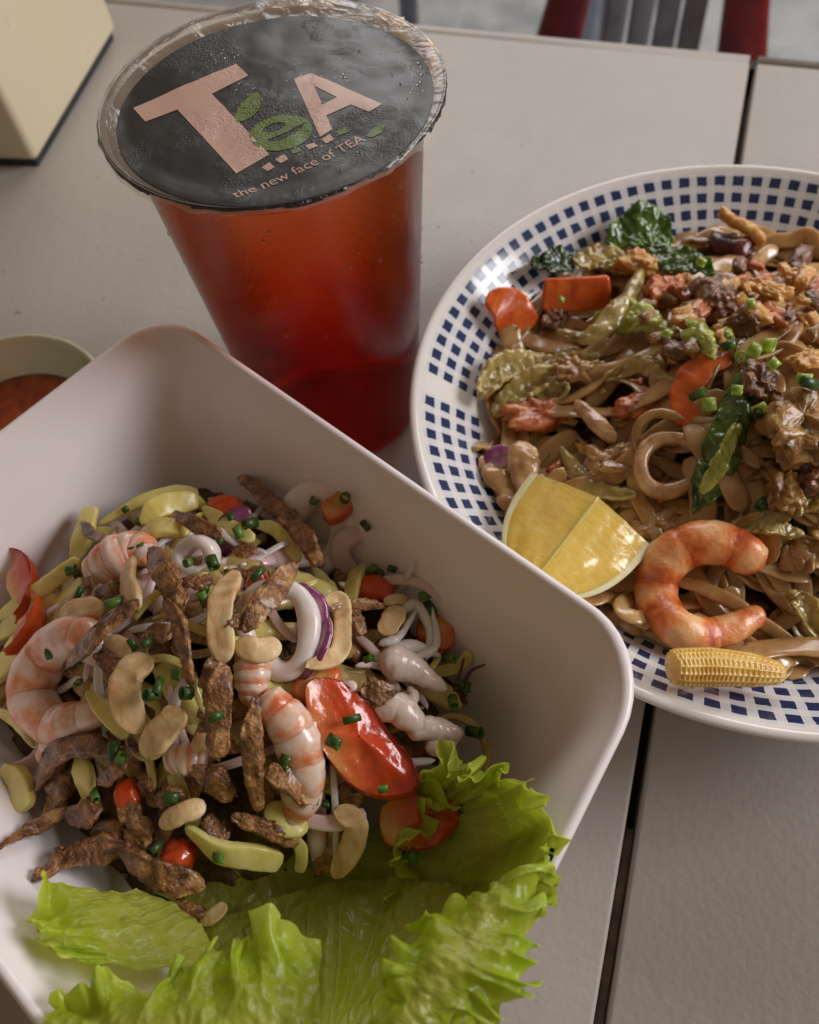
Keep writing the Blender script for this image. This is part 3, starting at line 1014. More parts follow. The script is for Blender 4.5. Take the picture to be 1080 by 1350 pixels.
def uv(x, y):
    d = np.array([x, y]) - BC
    return float(d @ EU), float(d @ EV)


def rrect(hx, hy, r, n=18, kr=(0.75, 0.58, 1.0, 1.0)):
    pts = []
    r0 = r
    for (sx, sy, a0_), k_ in zip(((1, 1, 0), (-1, 1, 90), (-1, -1, 180), (1, -1, 270)), kr):
        r = min(r0 * k_, hx - 0.01, hy - 0.01)
        for a in np.linspace(a0_, a0_ + 90, n):
            pts.append((sx * (hx - r) + r * math.cos(math.radians(a)), sy * (hy - r) + r * math.sin(math.radians(a))))
    # even spacing, straight sides get their own points
    P = np.array(pts + pts[:1])
    s = np.r_[0, np.cumsum(np.hypot(*np.diff(P, axis=0).T))]
    t = np.linspace(0, s[-1], 160, endpoint=False)
    return np.c_[np.interp(t, s, P[:, 0]), np.interp(t, s, P[:, 1])]


layers = [(5.6, 0.25, 1.6), (5.2, 0.0, 1.8), (4.9, 0.0, 1.9), (4.6, 0.35, 2.0), (3.6, 0.9, 2.2), (2.4, 2.2, 2.5), (1.4, 4.2, 2.7), (0.55, 6.2, 2.8), (0.10, 6.78, 2.9), (0.0, 6.94, 2.9), (0.04, 7.03, 2.9), (0.13, 7.07, 2.88), (0.24, 7.03, 2.85), (0.32, 6.88, 2.8), (0.85, 5.9, 2.6), (1.6, 4.1, 2.4), (2.5, 2.3, 2.2), (3.3, 1.35, 2.0), (4.4, 0.95, 1.8), (5.6, 0.9, 1.4), (7.0, 0.9, 0.25)]
LS = spline(np.array(layers), 64)
V = []
for ins, z, r in LS:
    P = rrect(HX - ins, HY - ins, max(0.12, r))
    P[:, 0] -= 0.165 * np.clip(P[:, 1] - 0.4, 0, None) * np.clip(P[:, 0] / HX, 0, 1)
    sagz = z
    V.append(np.c_[BC + P[:, :1] * EU + P[:, 1:] * EV, np.full(160, sagz)])
nL = len(V)
V = np.vstack(V)
F = [(i * 160 + k_, i * 160 + (k_ + 1) % 160, (i + 1) * 160 + (k_ + 1) % 160, (i + 1) * 160 + k_) for i in range(nL - 1) for k_ in range(160)]
V, F = cap(V, F, list(range((nL - 1) * 160, nL * 160)))
V, F = cap(V, F, list(range(159, -1, -1)))
obj('square_bowl', V, F, BOWLM, label='deep white square bowl with rounded corners holding the seafood salad', cat='bowl')


def bowl_wall(x, y):
    u, v = uv(x, y)
    hx_ = HX - (0.165 * max(0.0, v - 0.4) if u > 0 else 0.0)
    d = min(hx_ - abs(u), HY - abs(v))
    if d < 0.4:
        return 7.05
    return float(np.interp(d, [0.46, 0.85, 1.6, 2.5, 3.3, 4.4, 5.6], [6.85, 5.9, 4.1, 2.3, 1.35, 0.95, 0.9]))


def mound(x, y):
    u, v = uv(x, y)
    g = math.exp(-((u + 0.8) / 5.6) ** 2 - ((v - 0.4) / 4.6) ** 2)
    low = 1 / (1 + math.exp(-(u - 3.6) * 1.5)) * 1 / (1 + math.exp((v + 0.2) * 1.2))
    return 2.9 + 3.6 * g - 1.2 * low


def salad(x, y):
    return max(mound(x, y), min(bowl_wall(x, y) + 0.1, 6.6))


def bedf(x, y):
    return max(mound(x, y) - 0.9, bowl_wall(x, y) - 0.35)


def px_path(pix, surf, n):
    return spline([hit(a, b, surf, c) for a, b, c in pix], n)


# dark tangled bottom layer of the salad under the loose pieces
gu, gv = np.meshgrid(np.linspace(-8.2, 8.2, 120), np.linspace(-5.9, 5.9, 90), indexing='ij')
XY = BC + gu.reshape(-1, 1) * EU + gv.reshape(-1, 1) * EV
Z = np.array([mound(a, b) - 0.95 for a, b in XY]) + 0.35 * fbm(np.c_[XY * 1.6, XY[:, :1] * 0], 31)
W = np.array([bowl_wall(a, b) for a, b in XY])
Z = np.where(W > Z - 0.1, W - 0.25, Z)
SF = [f for f in grid_faces(120, 90) if (Z - W)[list(f)].max() > 0.0 and gu.ravel()[list(f)].max() < 4.6 + 0.5 * math.sin(f[0] * 0.7)]
tag(obj('salad_base', np.c_[XY, Z], SF, BED, label='dark dressed mix lying under the seafood salad pieces', cat='salad'), kind='stuff')

# ------------------------------------------------------------------ salad piece builders
SEED = [100]


def sd():
    SEED[0] += 1
    return SEED[0]


def crisp(pix, wpx, label, group=None, surf=salad, name='fried_strip', flat=0.32, taper=(0.6, 0.8), mat=None, n=34):
    P = px_path(pix, surf, n)
    P = P + 0.06 * np.c_[n1(np.linspace(0, 4, n), sd()), n1(np.linspace(0, 4, n), sd()), n1(np.linspace(0, 4, n), sd())]
    W = 0.76 * wpx * pxcm(P[n // 2]) / 2
    t = np.linspace(0, 1, n)
    prof = (1 - np.abs(2 * t - 1) ** 5) ** 0.5 * np.interp(t, [0, 0.5, 1], [taper[0], 1, taper[1]]) * (1 + 0.28 * n1(t * 5, sd()) + 0.12 * n1(t * 14, sd()))
    V, F, a = sweep(P, W * prof + 0.02, W * flat * prof * (1 + 0.25 * n1(t * 4, sd())) + 0.02, 26, (0, -0.25, 1), e=3.6, twist=0.9 * n1(t * 1.6, sd()))
    nv_ = vnormals(V, F)
    th_ = a['t'] * 2 * math.pi
    gr = fbm(np.c_[np.cos(th_) * 2.6, np.sin(th_) * 2.6, a['s'] * 3.0], sd())
    V = V + nv_ * (0.15 * W * gr)[:, None]
    V = displace(V, F, (0.09 * W, 2.0, sd()), (0.04 * W + 0.012, 7.5, sd()), (0.022, 16, sd()))
    return obj(name, V, F, mat or CRISP, attr=a, label=label, cat='fried strip', group=group)


def nut(pix, wpx, label, group='cashew nuts on the salad', h=0.8, surf=salad, waist=0.12, cat='cashew', lift=None):
    n = 36
    P = px_path(pix, surf, n)
    W = 0.9 * wpx * pxcm(P[n // 2]) / 2
    t = np.linspace(0, 1, n)
    prof = np.clip(1 - np.abs(2 * t - 1) ** 2.6, 0, 1) ** 0.5 * (1 - waist * np.exp(-((t - 0.5) / 0.18) ** 2)) * np.interp(t, [0, 1], [0.95, 1.05])
    rd = random.uniform(-0.5, 0.5)
    V, F, a = sweep(P, W * prof + 0.005, W * h * 0.8 * prof + 0.005, 26, (rd, -0.3 + 0.5 * rd, 1), e=2.5)
    if random.random() < 0.5:      # split half: flat face with a worn edge
        C_ = np.vstack([np.repeat(P, 26, 0), P[0], P[-1]])
        hgt = (V - C_)[:, 2]
        lim_ = 0.16 * W
        V[:, 2] -= np.where(hgt > lim_, (hgt - lim_) * 0.88, 0)
        in_ = np.clip(1 - np.hypot(*(V - C_)[:, :2].T) / (0.75 * W), 0, 1)
        V[:, 2] -= np.where(hgt > lim_, 0.10 * W * in_, 0)
    V = displace(V, F, (0.10 * W, 1.3, sd()), (0.04 * W, 3.5, sd()), (0.01, 9, sd()))
    return obj('cashew_nut', V, F, CASHEW, attr=a, label=label, cat=cat, group=group)


def shrimp(pix, wpx, label, mat, surf=salad, cat='shrimp', tail=True, group=None, w0=0.78, n=90, nseg=6, up=(0, -0.25, 1), tend=0.32):
    P = px_path(pix, surf, n)
    W = wpx * pxcm(P[n // 2]) / 2
    t = np.linspace(0, 1, n)
    prof = np.interp(t, [0, 0.02, 0.06, 0.14, 0.4, 0.75, 0.92, 0.985, 1.0], [0.25, 0.5, 0.72 * w0 / 0.78, w0, 1.0, 0.80, tend + 0.16, tend, 0.1])
    seg = 0.91 + 0.095 * np.abs(np.sin(math.pi * nseg * t)) ** 0.4
    V, F, a = sweep(P, W * prof * seg, W * 0.92 * prof * seg, 28, up, e=2.15)
    V = displace(V, F, (0.05 * W, 2.0, sd()), (0.015, 8, sd()))
    if not tail:
        return obj('shrimp', V, F, mat, attr=a, label=label, cat=cat, group=group)
    o = thing('shrimp', (P[:, 0].mean(), P[:, 1].mean(), V[:, 2].min()), label, cat, group)
    obj('body', V, F, mat, o, attr=a)
    e_, d = P[-1], P[-1] - P[-4]
    d = d / np.linalg.norm(d)
    sde = np.cross(d, [0, 0, 1.0])
    for sgn in (-0.45, 0.45):
        q = [e_ - d * 0.1, e_ + d * 0.45 * W * 1.4 + sde * sgn * 0.45 * W, e_ + d * 1.25 * W + sde * sgn * 1.15 * W]
        V, F, a = sweep(spline(q, 14), np.interp(np.linspace(0, 1, 14), [0, 0.6, 1], [0.16, 0.42, 0.12]) * W, 0.07 * W + 0.01, 12, e=2)
        obj('tail_fin', V, F, mat, o, attr={'s': a['s'] * 0 + 0.9, 't': a['t']})
    return o


def ring(c, rx, ry, band, label, mat, name='squid_ring', cat='squid', surf=salad, dz=0.2, tilt=(0, -0.35, 1), rot=0.0, arc=None, h=1.3, group=None, wob=0.08, thick=None):
    """ring of a squid tube or onion; rx, ry, band in pixels of the photo at that depth"""
    p = hit(c[0], c[1], surf, dz)
    s = pxcm(p)
    nrm = np.array(tilt, float)
    nrm /= np.linalg.norm(nrm)
    ex_ = RT - (RT @ nrm) * nrm
    ex_ /= np.linalg.norm(ex_)
    ey_ = np.cross(nrm, ex_)
    n = 56
    a_ = np.linspace(0, 2 * np.pi, n, endpoint=False) if arc is None else np.radians(np.linspace(arc[0], arc[1], n))
    sdv = sd()
    k1 = 1 + wob * np.sin(a_ * 2 + sdv) + wob * 0.7 * np.sin(a_ * 3 + sdv * 2)
    X, Y = rx * s * np.cos(a_) * k1, ry * s * np.sin(a_) * k1
    Xr, Yr = X * math.cos(rot) - Y * math.sin(rot), X * math.sin(rot) + Y * math.cos(rot)
    P = p + np.outer(Xr, ex_) + np.outer(Yr, ey_) + np.outer(0.10 * np.sin(a_ * 2 + sdv), nrm)
    W = band * s / 2
    hh = W * h if thick is None else thick
    if arc is None:
        V, F, at = sweep(P, W * (1 + 0.1 * np.sin(a_ * 3 + 1)), hh, 16, nrm, e=2.8, closed=True)
    else:
        t = np.linspace(0, 1, n)
        pf = np.clip(1 - np.abs(2 * t - 1) ** 8, 0, 1) ** 0.5
        V, F, at = sweep(P, W * pf + 0.01, hh * pf + 0.01, 16, nrm, e=2.8)
    V = displace(V, F, (0.06 * W, 2.0, sd()), (0.01, 7, sd()))
    return obj(name, V, F, mat, attr={'s': at['t'] * 0 + (at['t'] if mat is ONION else at['s']), 't': at['t']}, label=label, cat=cat, group=group)


def mango(pix, wpx, label, group=None, h=0.42, surf=salad, mat=None, name='mango_strip', cat='mango strip', tip=(0.3, 0.8), e=6.0):
    n = 30
    P = px_path(pix, surf, n)
    W = wpx * pxcm(P[n // 2]) / 2
    t = np.linspace(0, 1, n)
    pf = np.clip(1 - np.abs(2 * t - 1) ** 14, 0, 1) ** 0.5 * np.interp(t, [0, 0.35, 0.65, 1], [tip[0], 1, 1, tip[1]])
    V, F, a = sweep(P, W * pf + 0.01, W * h * (0.3 + 0.7 * pf) + 0.01, 24, (0, -0.3, 1), e=e, twist=0.7 * n1(t * 1.2, sd()))
    V = displace(V, F, (0.06 * W, 1.6, sd()), (0.012, 7, sd()))
    return obj(name, V, F, mat or MANGO, attr=a, label=label, cat=cat, group=group)


def scallion(px, py, surf, label, group, r=0.16, ln=0.34, dz=0.25, mat=None, ang=None, flat=None):
    p = hit(px, py, surf, dz)
    ang = random.uniform(0, 6.28) if ang is None else ang
    tl = random.uniform(-0.9, 0.9)
    d = np.array([math.cos(ang) * math.cos(tl), math.sin(ang) * math.cos(tl), math.sin(tl)])
    fl = random.uniform(0.55, 1.0) if flat is None else flat
    w = np.array([1.0, 0.97, 1.0, 0.8, 0.76, 0.8])
    q = [p - d * ln / 2, p, p + d * ln / 2, p + d * ln / 2, p, p - d * ln / 2]
    # open tube: outer wall then inner wall
    n = 12
    upv = np.array([0.3, -0.5, 0.8])
    N = upv - (upv @ d) * d
    N /= np.linalg.norm(N)
    B = np.cross(d, N)
    th = np.linspace(0, 2 * np.pi, n, endpoint=False)
    V = np.vstack([c_ + np.outer(np.cos(th), B) * r * k1 + np.outer(np.sin(th), N) * r * fl * k1 for c_, k1 in zip(q, w)])
    m = len(q)
    F = [(a * n + k1, a * n + (k1 + 1) % n, ((a + 1) % m) * n + (k1 + 1) % n, ((a + 1) % m) * n + k1) for a in range(m) for k1 in range(n)]
    V = V + 0.02 * np.c_[vnoise(V * 4, sd()), vnoise(V * 4, sd()), vnoise(V * 4, sd())]
    return obj('scallion_piece', V, F, mat or SCAL, label=label, cat='scallion', group=group)


def chunk(c, r, sq, label, mat, name, cat, surf=salad, dz=0.1, rotz=0.0, amp=0.18, e=2.6, group=None, freq=1.3, n=16, tilt=None, fine=0.04):
    p = hit(c[0], c[1], surf, dz)
    R_ = r * pxcm(p)
    V, F = blob((0, 0, 0), R_, sq, sd(), amp, freq, n, e, rotz, fine)
    if tilt is not None:
        mt = np.array(Matrix.Rotation(tilt[0], 3, 'X') @ Matrix.Rotation(tilt[1], 3, 'Y'))
        V = V @ mt.T
    return obj(name, V + p, F, mat, label=label, cat=cat, group=group, attr={'s': np.linspace(0, 1, len(V)), 't': np.zeros(len(V))})


def wedge(c, R_, span, euler, label, surf=salad, dz=0.0, thick=0.32):
    """tomato wedge: curved skin over a fleshy cut side with a hollow"""
    p = hit(c[0], c[1], surf, dz)
    R_ = R_ * pxcm(p)
    na_, nb_ = 22, 22
    al = np.linspace(-span / 2, span / 2, na_)
    be = np.linspace(-1.25, 1.25, nb_)
    A_, B__ = np.meshgrid(al, be, indexing='ij')
    S = np.stack([R_ * np.cos(B__) * np.sin(A_), R_ * 1.12 * np.sin(B__), R_ * np.cos(B__) * np.cos(A_)], -1).reshape(-1, 3)
    fr_ = (np.abs(A_) / (span / 2)).ravel()
    sg_ = np.where(A_.ravel() >= 0, 1.0, -1.0) * span / 2
    bb_ = B__.ravel()
    E_ = np.stack([R_ * np.cos(bb_) * np.sin(sg_), R_ * 1.12 * np.sin(bb_), R_ * np.cos(bb_) * np.cos(sg_)], -1)
    C_ = np.stack([0 * bb_, R_ * 0.95 * np.sin(bb_), R_ * (0.18 + 0.5 * (bb_ / 1.25) ** 2)], -1)
    C_[:, 2] = np.minimum(C_[:, 2], R_ * np.cos(bb_) * 0.9)
    I = E_ * fr_[:, None] + C_ * (1 - fr_)[:, None]
    Fs = grid_faces(na_, nb_)
    idx = lambda i, j: i * nb_ + j
    off = len(S)
    Fi = [tuple(off + k1 for k1 in f[::-1]) for f in Fs]
    for i in range(na_ - 1):
        for j in (0, nb_ - 1):
            Fi.append((idx(i, j), idx(i + 1, j), off + idx(i + 1, j), off + idx(i, j)))
    for j in range(nb_ - 1):
        for i in (0, na_ - 1):
            Fi.append((idx(i, j), idx(i, j + 1), off + idx(i, j + 1), off + idx(i, j)))
    mt = np.array(Matrix(((1, 0, 0), (0, 1, 0), (0, 0, 1)))) if euler is None else np.array((Matrix.Rotation(euler[2], 3, 'Z') @ Matrix.Rotation(euler[1], 3, 'Y') @ Matrix.Rotation(euler[0], 3, 'X')))
    Vv = np.vstack([S * 0.995, I])
    Vv[off:] = Vv[off:] + 0.05 * R_ * np.c_[fbm(Vv[off:] * 2.5, sd()), fbm(Vv[off:] * 2.5, sd()), fbm(Vv[off:] * 2.5, sd())]
    Vv = Vv - np.array([0, 0, R_ * 0.75])
    Vf = Vv @ mt.T + p
    Sk = np.vstack([S, S * 0.97]) - np.array([0, 0, R_ * 0.75])
    Sk = Sk @ mt.T + p
    o = thing('tomato_wedge', (p[0], p[1], Vf[:, 2].min()), label, 'tomato')
    obj('flesh', Vf, Fi, TOMF, o, attr={'s': np.r_[0 * fr_ + 1, fr_], 't': np.r_[fr_, fr_]})
    n0 = len(S)
    obj('skin', Sk, Fs + [tuple(n0 + k1 for k1 in f[::-1]) for f in Fs], TOMS, o)
    return o


# ------------------------------------------------------------------ seafood salad
# tomato


def tomato_block(poly, dz, depth, pale, label):
    """thick cut tomato piece: rounded polygon, fleshy cut face up, skin round the outer sides"""
    P = spline([hit(a, b, salad, dz) for a, b in poly], 72, closed=True)
    c = P.mean(0) + np.array([0, 0, 0.12])
    pd = hit(pale[0], pale[1], salad, dz) - c
    pd[2] = 0
    rad_ = np.linalg.norm(P - c, axis=1).mean()
    fs = np.r_[0.02:0.96:16j]
    G = np.array([c + (P - c) * f for f in fs])
    fb = fbm(G.reshape(-1, 3) * 1.6, sd()).reshape(G.shape[:2])
    G[:, :, 2] += (0.10 * fb - 0.12 * np.sin(fs * 3.0)[:, None] * (0.5 + 0.5 * np.cos(np.linspace(0, 6 * np.pi, 72)))[None, :]) * (fs < 0.93)[:, None]
    top = G.reshape(-1, 3)
    F = [(i_ * 72 + k_, i_ * 72 + (k_ + 1) % 72, (i_ + 1) * 72 + (k_ + 1) % 72, (i_ + 1) * 72 + k_) for i_ in range(15) for k_ in range(72)]
    rel = ((top - c) @ pd) / (np.linalg.norm(pd) * rad_)
    att = 0.72 - 0.62 * np.clip(rel + 0.25, 0, 1)
    o = thing('tomato_wedge', (c[0], c[1], c[2] - depth), label, 'tomato')
    obj('flesh', top, F, TOMF, o, attr={'s': att, 't': att})
    rows = []
    for q_ in np.linspace(0, 1, 12):
        f = 0.955 + 0.06 * math.sin(min(1, q_ * 5) * 1.57) - 0.38 * q_ ** 2.2
        W_ = c + (P - c) * f
        W_[:, 2] -= depth * q_ - 0.02 * (q_ < 0.05)
        rows.append(W_)
    V = np.vstack(rows)
    F = [(i_ * 72 + k_, (i_ + 1) * 72 + k_, (i_ + 1) * 72 + (k_ + 1) % 72, i_ * 72 + (k_ + 1) % 72) for i_ in range(11) for k_ in range(72)]
    obj('skin', displace(V, F, (0.03, 1.5, sd())), F, TOMS, o)


tomato_block([(402, 900), (440, 892), (478, 918), (515, 965), (548, 1012), (546, 1046), (488, 1050), (440, 1012), (408, 955)], 0.75, 1.1, (420, 1000), 'large tomato wedge on the salad with two scallion bits on its pale flesh')
tomato_block([(502, 1064), (545, 1048), (600, 1056), (602, 1092), (560, 1122), (508, 1112)], 0.45, 0.8, (505, 1120), 'dark red tomato wedge resting on the lettuce below the large wedge')
wedge((40, 768), 52, 1.4, (0.2, 2.0, 0.9), 'orange tomato wedge leaning on the bowl wall above the mango strips', dz=0.3)
wedge((46, 825), 42, 1.4, (0.3, 1.7, 0.4), 'small orange tomato wedge between mango strips beside the shrimp', dz=0.5)
for c, r, sq, rz, lb in [((300, 672), 24, (1.0, 0.7, 0.8), 0.4, 'orange tomato chunk near the upper wall behind fried strips'),
                         ((338, 775), 24, (0.7, 1.1, 0.6), 0.2, 'orange tomato bit behind the broad fried strip'),
                         ((450, 668), 26, (0.7, 1.2, 0.6), -0.5, 'orange tomato sliver along the outside of the white squid ring'),
                         ((490, 778), 24, (1.2, 0.8, 0.6), 0.3, 'orange tomato chunk beside the hooked cashew'),
                         ((236, 1128), 22, (1.0, 0.9, 0.8), 0, 'brown orange tomato bit above the yellow brown strip'),
                         ((170, 1050), 22, (0.8, 1.1, 0.7), 0.3, 'orange tomato bit among dark fried pieces'),
                         ((575, 835), 26, (1.0, 1.0, 0.6), 0, 'red tomato bit behind the squid tentacles'),
                         ((420, 905), 32, (1.0, 0.8, 0.5), 0.5, 'deep red tomato chunk above the large wedge')]:
    chunk(c, r, sq, lb, TOMS if r < 25 else TOMF, 'tomato_chunk', 'tomato', rotz=rz, dz=0.15)

# squid rings and tentacles
ring((420, 694), 42, 46, 38, 'white squid ring leaning on the upper bowl wall', SQUID, dz=0.35, tilt=(-0.1, -0.75, 1), h=1.0)
ring((368, 828), 42, 56, 28, 'white squid ring behind the purple onion piece', SQUID, dz=0.25, tilt=(0.1, -0.35, 1), h=1.1)
ring((258, 735), 24, 20, 20, 'small blurred white squid ring among scallion bits', SQUID, dz=0.15, tilt=(0, -0.6, 1))
o = thing('baby_squid', U(545, 880, 4.0), 'speckled baby squid head with curled arms near the right wall', 'squid')
for nm, pix, w in [('head', [(500, 868, 0.5), (540, 880, 0.6), (592, 912, 0.35)], 48), ('arm', [(515, 862, 0.5), (545, 852, 0.55), (582, 865, 0.4)], 22), ('arm', [(520, 812, 0.4), (548, 798, 0.6), (566, 830, 0.6), (562, 872, 0.4)], 17), ('arm', [(500, 850, 0.5), (525, 840, 0.7), (552, 800, 0.6)], 14), ('arm', [(545, 868, 0.5), (575, 850, 0.6), (570, 800, 0.4)], 13)]:
    P = px_path(pix, salad, 32)
    W = w * pxcm(P[16]) / 2
    t = np.linspace(0, 1, 32)
    pf = np.clip(1 - np.abs(2 * t - 1) ** 5, 0, 1) ** 0.5 * np.interp(t, [0, 0.3, 1], [0.8, 1.0, 0.35])
    V, F, a = sweep(P, W * pf + 0.01, W * pf * 0.9 + 0.01, 16)
    V = displace(V, F, (0.09 * W, 2.4, sd()), (0.02, 7, sd()))
    obj(nm, V, F, TENT if nm == 'head' else SQUID, o, attr=a)
o = thing('squid_tentacles', U(560, 955, 4.0), 'knobbly pale squid tentacles above the tomato and lettuce', 'squid')
for nm, pix, w in [('body', [(488, 940, 0.4), (520, 932, 0.6), (545, 952, 0.6), (560, 975, 0.4)], 42), ('arm', [(535, 965, 0.5), (575, 960, 0.6), (612, 968, 0.5)], 34), ('arm', [(560, 980, 0.4), (585, 985, 0.4), (610, 958, 0.4)], 26), ('arm', [(530, 935, 0.5), (545, 920, 0.4), (538, 905, 0.3)], 18)]:
    P = px_path(pix, salad, 36)
    W = w * pxcm(P[16]) / 2
    t = np.linspace(0, 1, 36)
    pf = np.clip(1 - np.abs(2 * t - 1) ** 5, 0, 1) ** 0.5 * np.interp(t, [0, 0.3, 1], [0.8, 1.0, 0.6]) * (1 + 0.05 * np.sin(t * 15))
    V, F, a = sweep(P, W * pf + 0.01, W * pf * 0.9 + 0.01, 18)
    V = displace(V, F, (0.15 * W, 2.6, sd()), (0.025, 7, sd()))
    obj(nm, V, F, TENT, o, attr=a)
for pix, lb in [([(600, 912, 0.3), (606, 890, 0.5), (612, 868, 0.6)], 'thin dark squid arm tip standing by the right wall'), ([(612, 900, 0.3), (622, 884, 0.5), (640, 876, 0.5)], 'thin curled dark squid arm tip bending towards the rim')]:
    P = px_path(pix, salad, 16)
    V, F, a = sweep(P, np.linspace(0.07, 0.03, 16), np.linspace(0.07, 0.03, 16), 8)
    obj('squid_arm_tip', V, F, CHILI, label=lb, cat='squid')

# shrimp
shrimp([(150, 930, 0.2), (112, 945, 0.3), (70, 955, 0.35), (42, 915, 0.45), (62, 862, 0.6), (108, 838, 0.65), (140, 870, 0.4)][::-1], 66, 'pink curled shrimp beside the mango strips under a long fried strip', SHRIMP, tail=False)
shrimp([(345, 915, 0.4), (378, 950, 0.55), (398, 1000, 0.55), (396, 1055, 0.35), (370, 1095, 0.1)], 66, 'glossy pink shrimp lying beside the upright dark fried strip', SHRIMP, tail=False)
shrimp([(118, 758, 0.3), (148, 738, 0.45), (182, 726, 0.35), (200, 740, 0.2)], 60, 'pale shrimp with an orange spot behind the standing cashew half', SHRIMP, tail=False)
shrimp([(330, 850, 0.1), (333, 885, 0.25), (330, 930, 0.1)], 52, 'smooth pink shrimp piece under the pale cashew half', SHRIMP, tail=False)
shrimp([(60, 1005, -0.1), (85, 965, 0.1), (120, 975, 0.1)], 46, 'darker shrimp piece under the pink curled shrimp', SHRIMP, tail=False)
shrimp([(275, 1000, 0.0), (240, 1000, 0.1), (220, 1010, 0.0)], 46, 'pale shrimp piece under the two big cashew halves', SHRIMP, tail=False)

# onion
o = ring((372, 812), 40, 36, 34, 'red onion piece with bright purple edge on the squid ring', ONION, 'onion_piece', 'onion', dz=0.5, tilt=(0.3, -0.3, 1), arc=(-60, 70), thick=0.09)
ring((398, 850), 36, 40, 40, 'dark purple onion piece tucked behind the hooked cashew', ONION, 'onion_piece', 'onion', dz=-0.1, tilt=(-0.6, -0.2, 0.7), arc=(-80, 60), thick=0.10)
ring((528, 800), 48, 38, 14, 'thin pink onion ring by the right bowl wall', ONION2, 'onion_ring', 'onion', dz=0.3, tilt=(0, -0.6, 1), arc=(10, 190), thick=0.08)
ring((15, 985), 52, 40, 46, 'pale pink onion slice at the left end of the salad', ONION2, 'onion_piece', 'onion', dz=0.1, tilt=(0.5, -0.3, 1), arc=(-110, 80), thick=0.1)
ring((340, 705), 40, 26, 36, 'dark red onion piece under the pointed fried strip', ONION, 'onion_piece', 'onion', dz=0.1, tilt=(0.3, -0.6, 0.8), arc=(100, 270), thick=0.1)
ring((420, 890), 60, 22, 18, 'pale onion sliver below the hooked cashew', ONION2, 'onion_piece', 'onion', dz=0.05, tilt=(0, -0.3, 1), arc=(190, 330), thick=0.08)
ring((440, 1065), 50, 18, 20, 'pale onion sliver under the large tomato wedge', ONION2, 'onion_piece', 'onion', dz=0.25, tilt=(0, -0.3, 1), arc=(200, 340), thick=0.08)
ring((480, 735), 30, 34, 26, 'shaded pink onion piece below the upper squid ring', ONION2, 'onion_piece', 'onion', dz=0.1, tilt=(0.2, -0.6, 0.8), arc=(60, 250), thick=0.1)

# green mango
for pix, w, lb in [([(97, 742, 0.1), (110, 705, 0.5), (121, 668, 0.7)], 27, 'blunt mango strip leaning up on the left bowl wall'),
                   ([(130, 692, 0.5), (185, 662, 0.6), (232, 648, 0.5), (262, 652, 0.3)], 17, 'thin curved mango strip along the back wall'),
                   ([(186, 692, 0.5), (212, 668, 0.7), (262, 660, 0.4)], 30, 'thick yellow mango strip below the thin curved strip'),
                   ([(182, 708, 0.5), (215, 695, 0.65), (252, 700, 0.4)], 28, 'pale pointed mango strip beside the upper fried piece'),
                   ([(-15, 822, 0.3), (50, 780, 0.5), (106, 738, 0.6)], 22, 'long pointed mango strip reaching to the shrimp with an orange spot'),
                   ([(-15, 850, 0.0), (30, 815, 0.2), (80, 790, 0.1)], 30, 'broad mango strip under the long pointed strip'),
                   ([(30, 870, -0.1), (70, 810, 0.0), (112, 765, 0.2)], 28, 'olive mango strip behind the small tomato wedge'),
                   ([(-10, 905, 0.0), (20, 860, 0.2), (45, 830, 0.2)], 34, 'wide mango strip left of the pink curled shrimp'),
                   ([(114, 912, 0.5), (140, 940, 0.6), (168, 972, 0.3)], 21, 'bright yellow mango strip poking out below the pink curled shrimp'),
                   ([(103, 995, 0.4), (110, 1022, 0.5), (118, 1056, 0.3)], 28, 'upright yellow mango strip between dark fried pieces'),
                   ([(245, 1090, 0.4), (290, 1122, 0.6), (335, 1130, 0.6), (372, 1138, 0.3)], 34, 'bright yellow green mango slice below the dark fried pieces'),
                   ([(5, 1010, 0.2), (28, 1035, 0.3), (32, 1070, 0.1)], 36, 'ragged yellow mango piece below the pale onion'),
                   ([(-10, 935, 0.1), (20, 950, 0.2), (50, 985, 0.1)], 16, 'thin mango strip above the pale onion slice'),
                   ([(350, 1062, 0.1), (375, 1080, 0.3), (404, 1080, 0.1)], 46, 'yellow mango chunk below the glossy pink shrimp'),
                   ([(330, 690, 0.2), (365, 700, 0.3), (395, 740, 0.1)], 18, 'mango strip behind the pointed fried strip'),
                   ([(268, 668, 0.4), (295, 690, 0.4), (335, 712, 0.3)], 20, 'mango strip crossing under the tomato chunk'),
                   ([(480, 745, 0.1), (468, 762, 0.3), (462, 792, 0.2)], 20, 'short mango strip below the upper squid ring'),
                   ([(600, 985, 0.1), (590, 1010, 0.3), (585, 1040, 0.2)], 22, 'mango strip behind the lettuce frill'),
                   ([(390, 1100, 0.1), (398, 1125, 0.2), (395, 1150, 0.1)], 16, 'small pale mango strip standing on the lettuce'),
                   ([(545, 890, -0.2), (600, 880, -0.1), (620, 860, 0.1)], 16, 'mango strip behind the baby squid')]:
    mango(pix, w, lb)
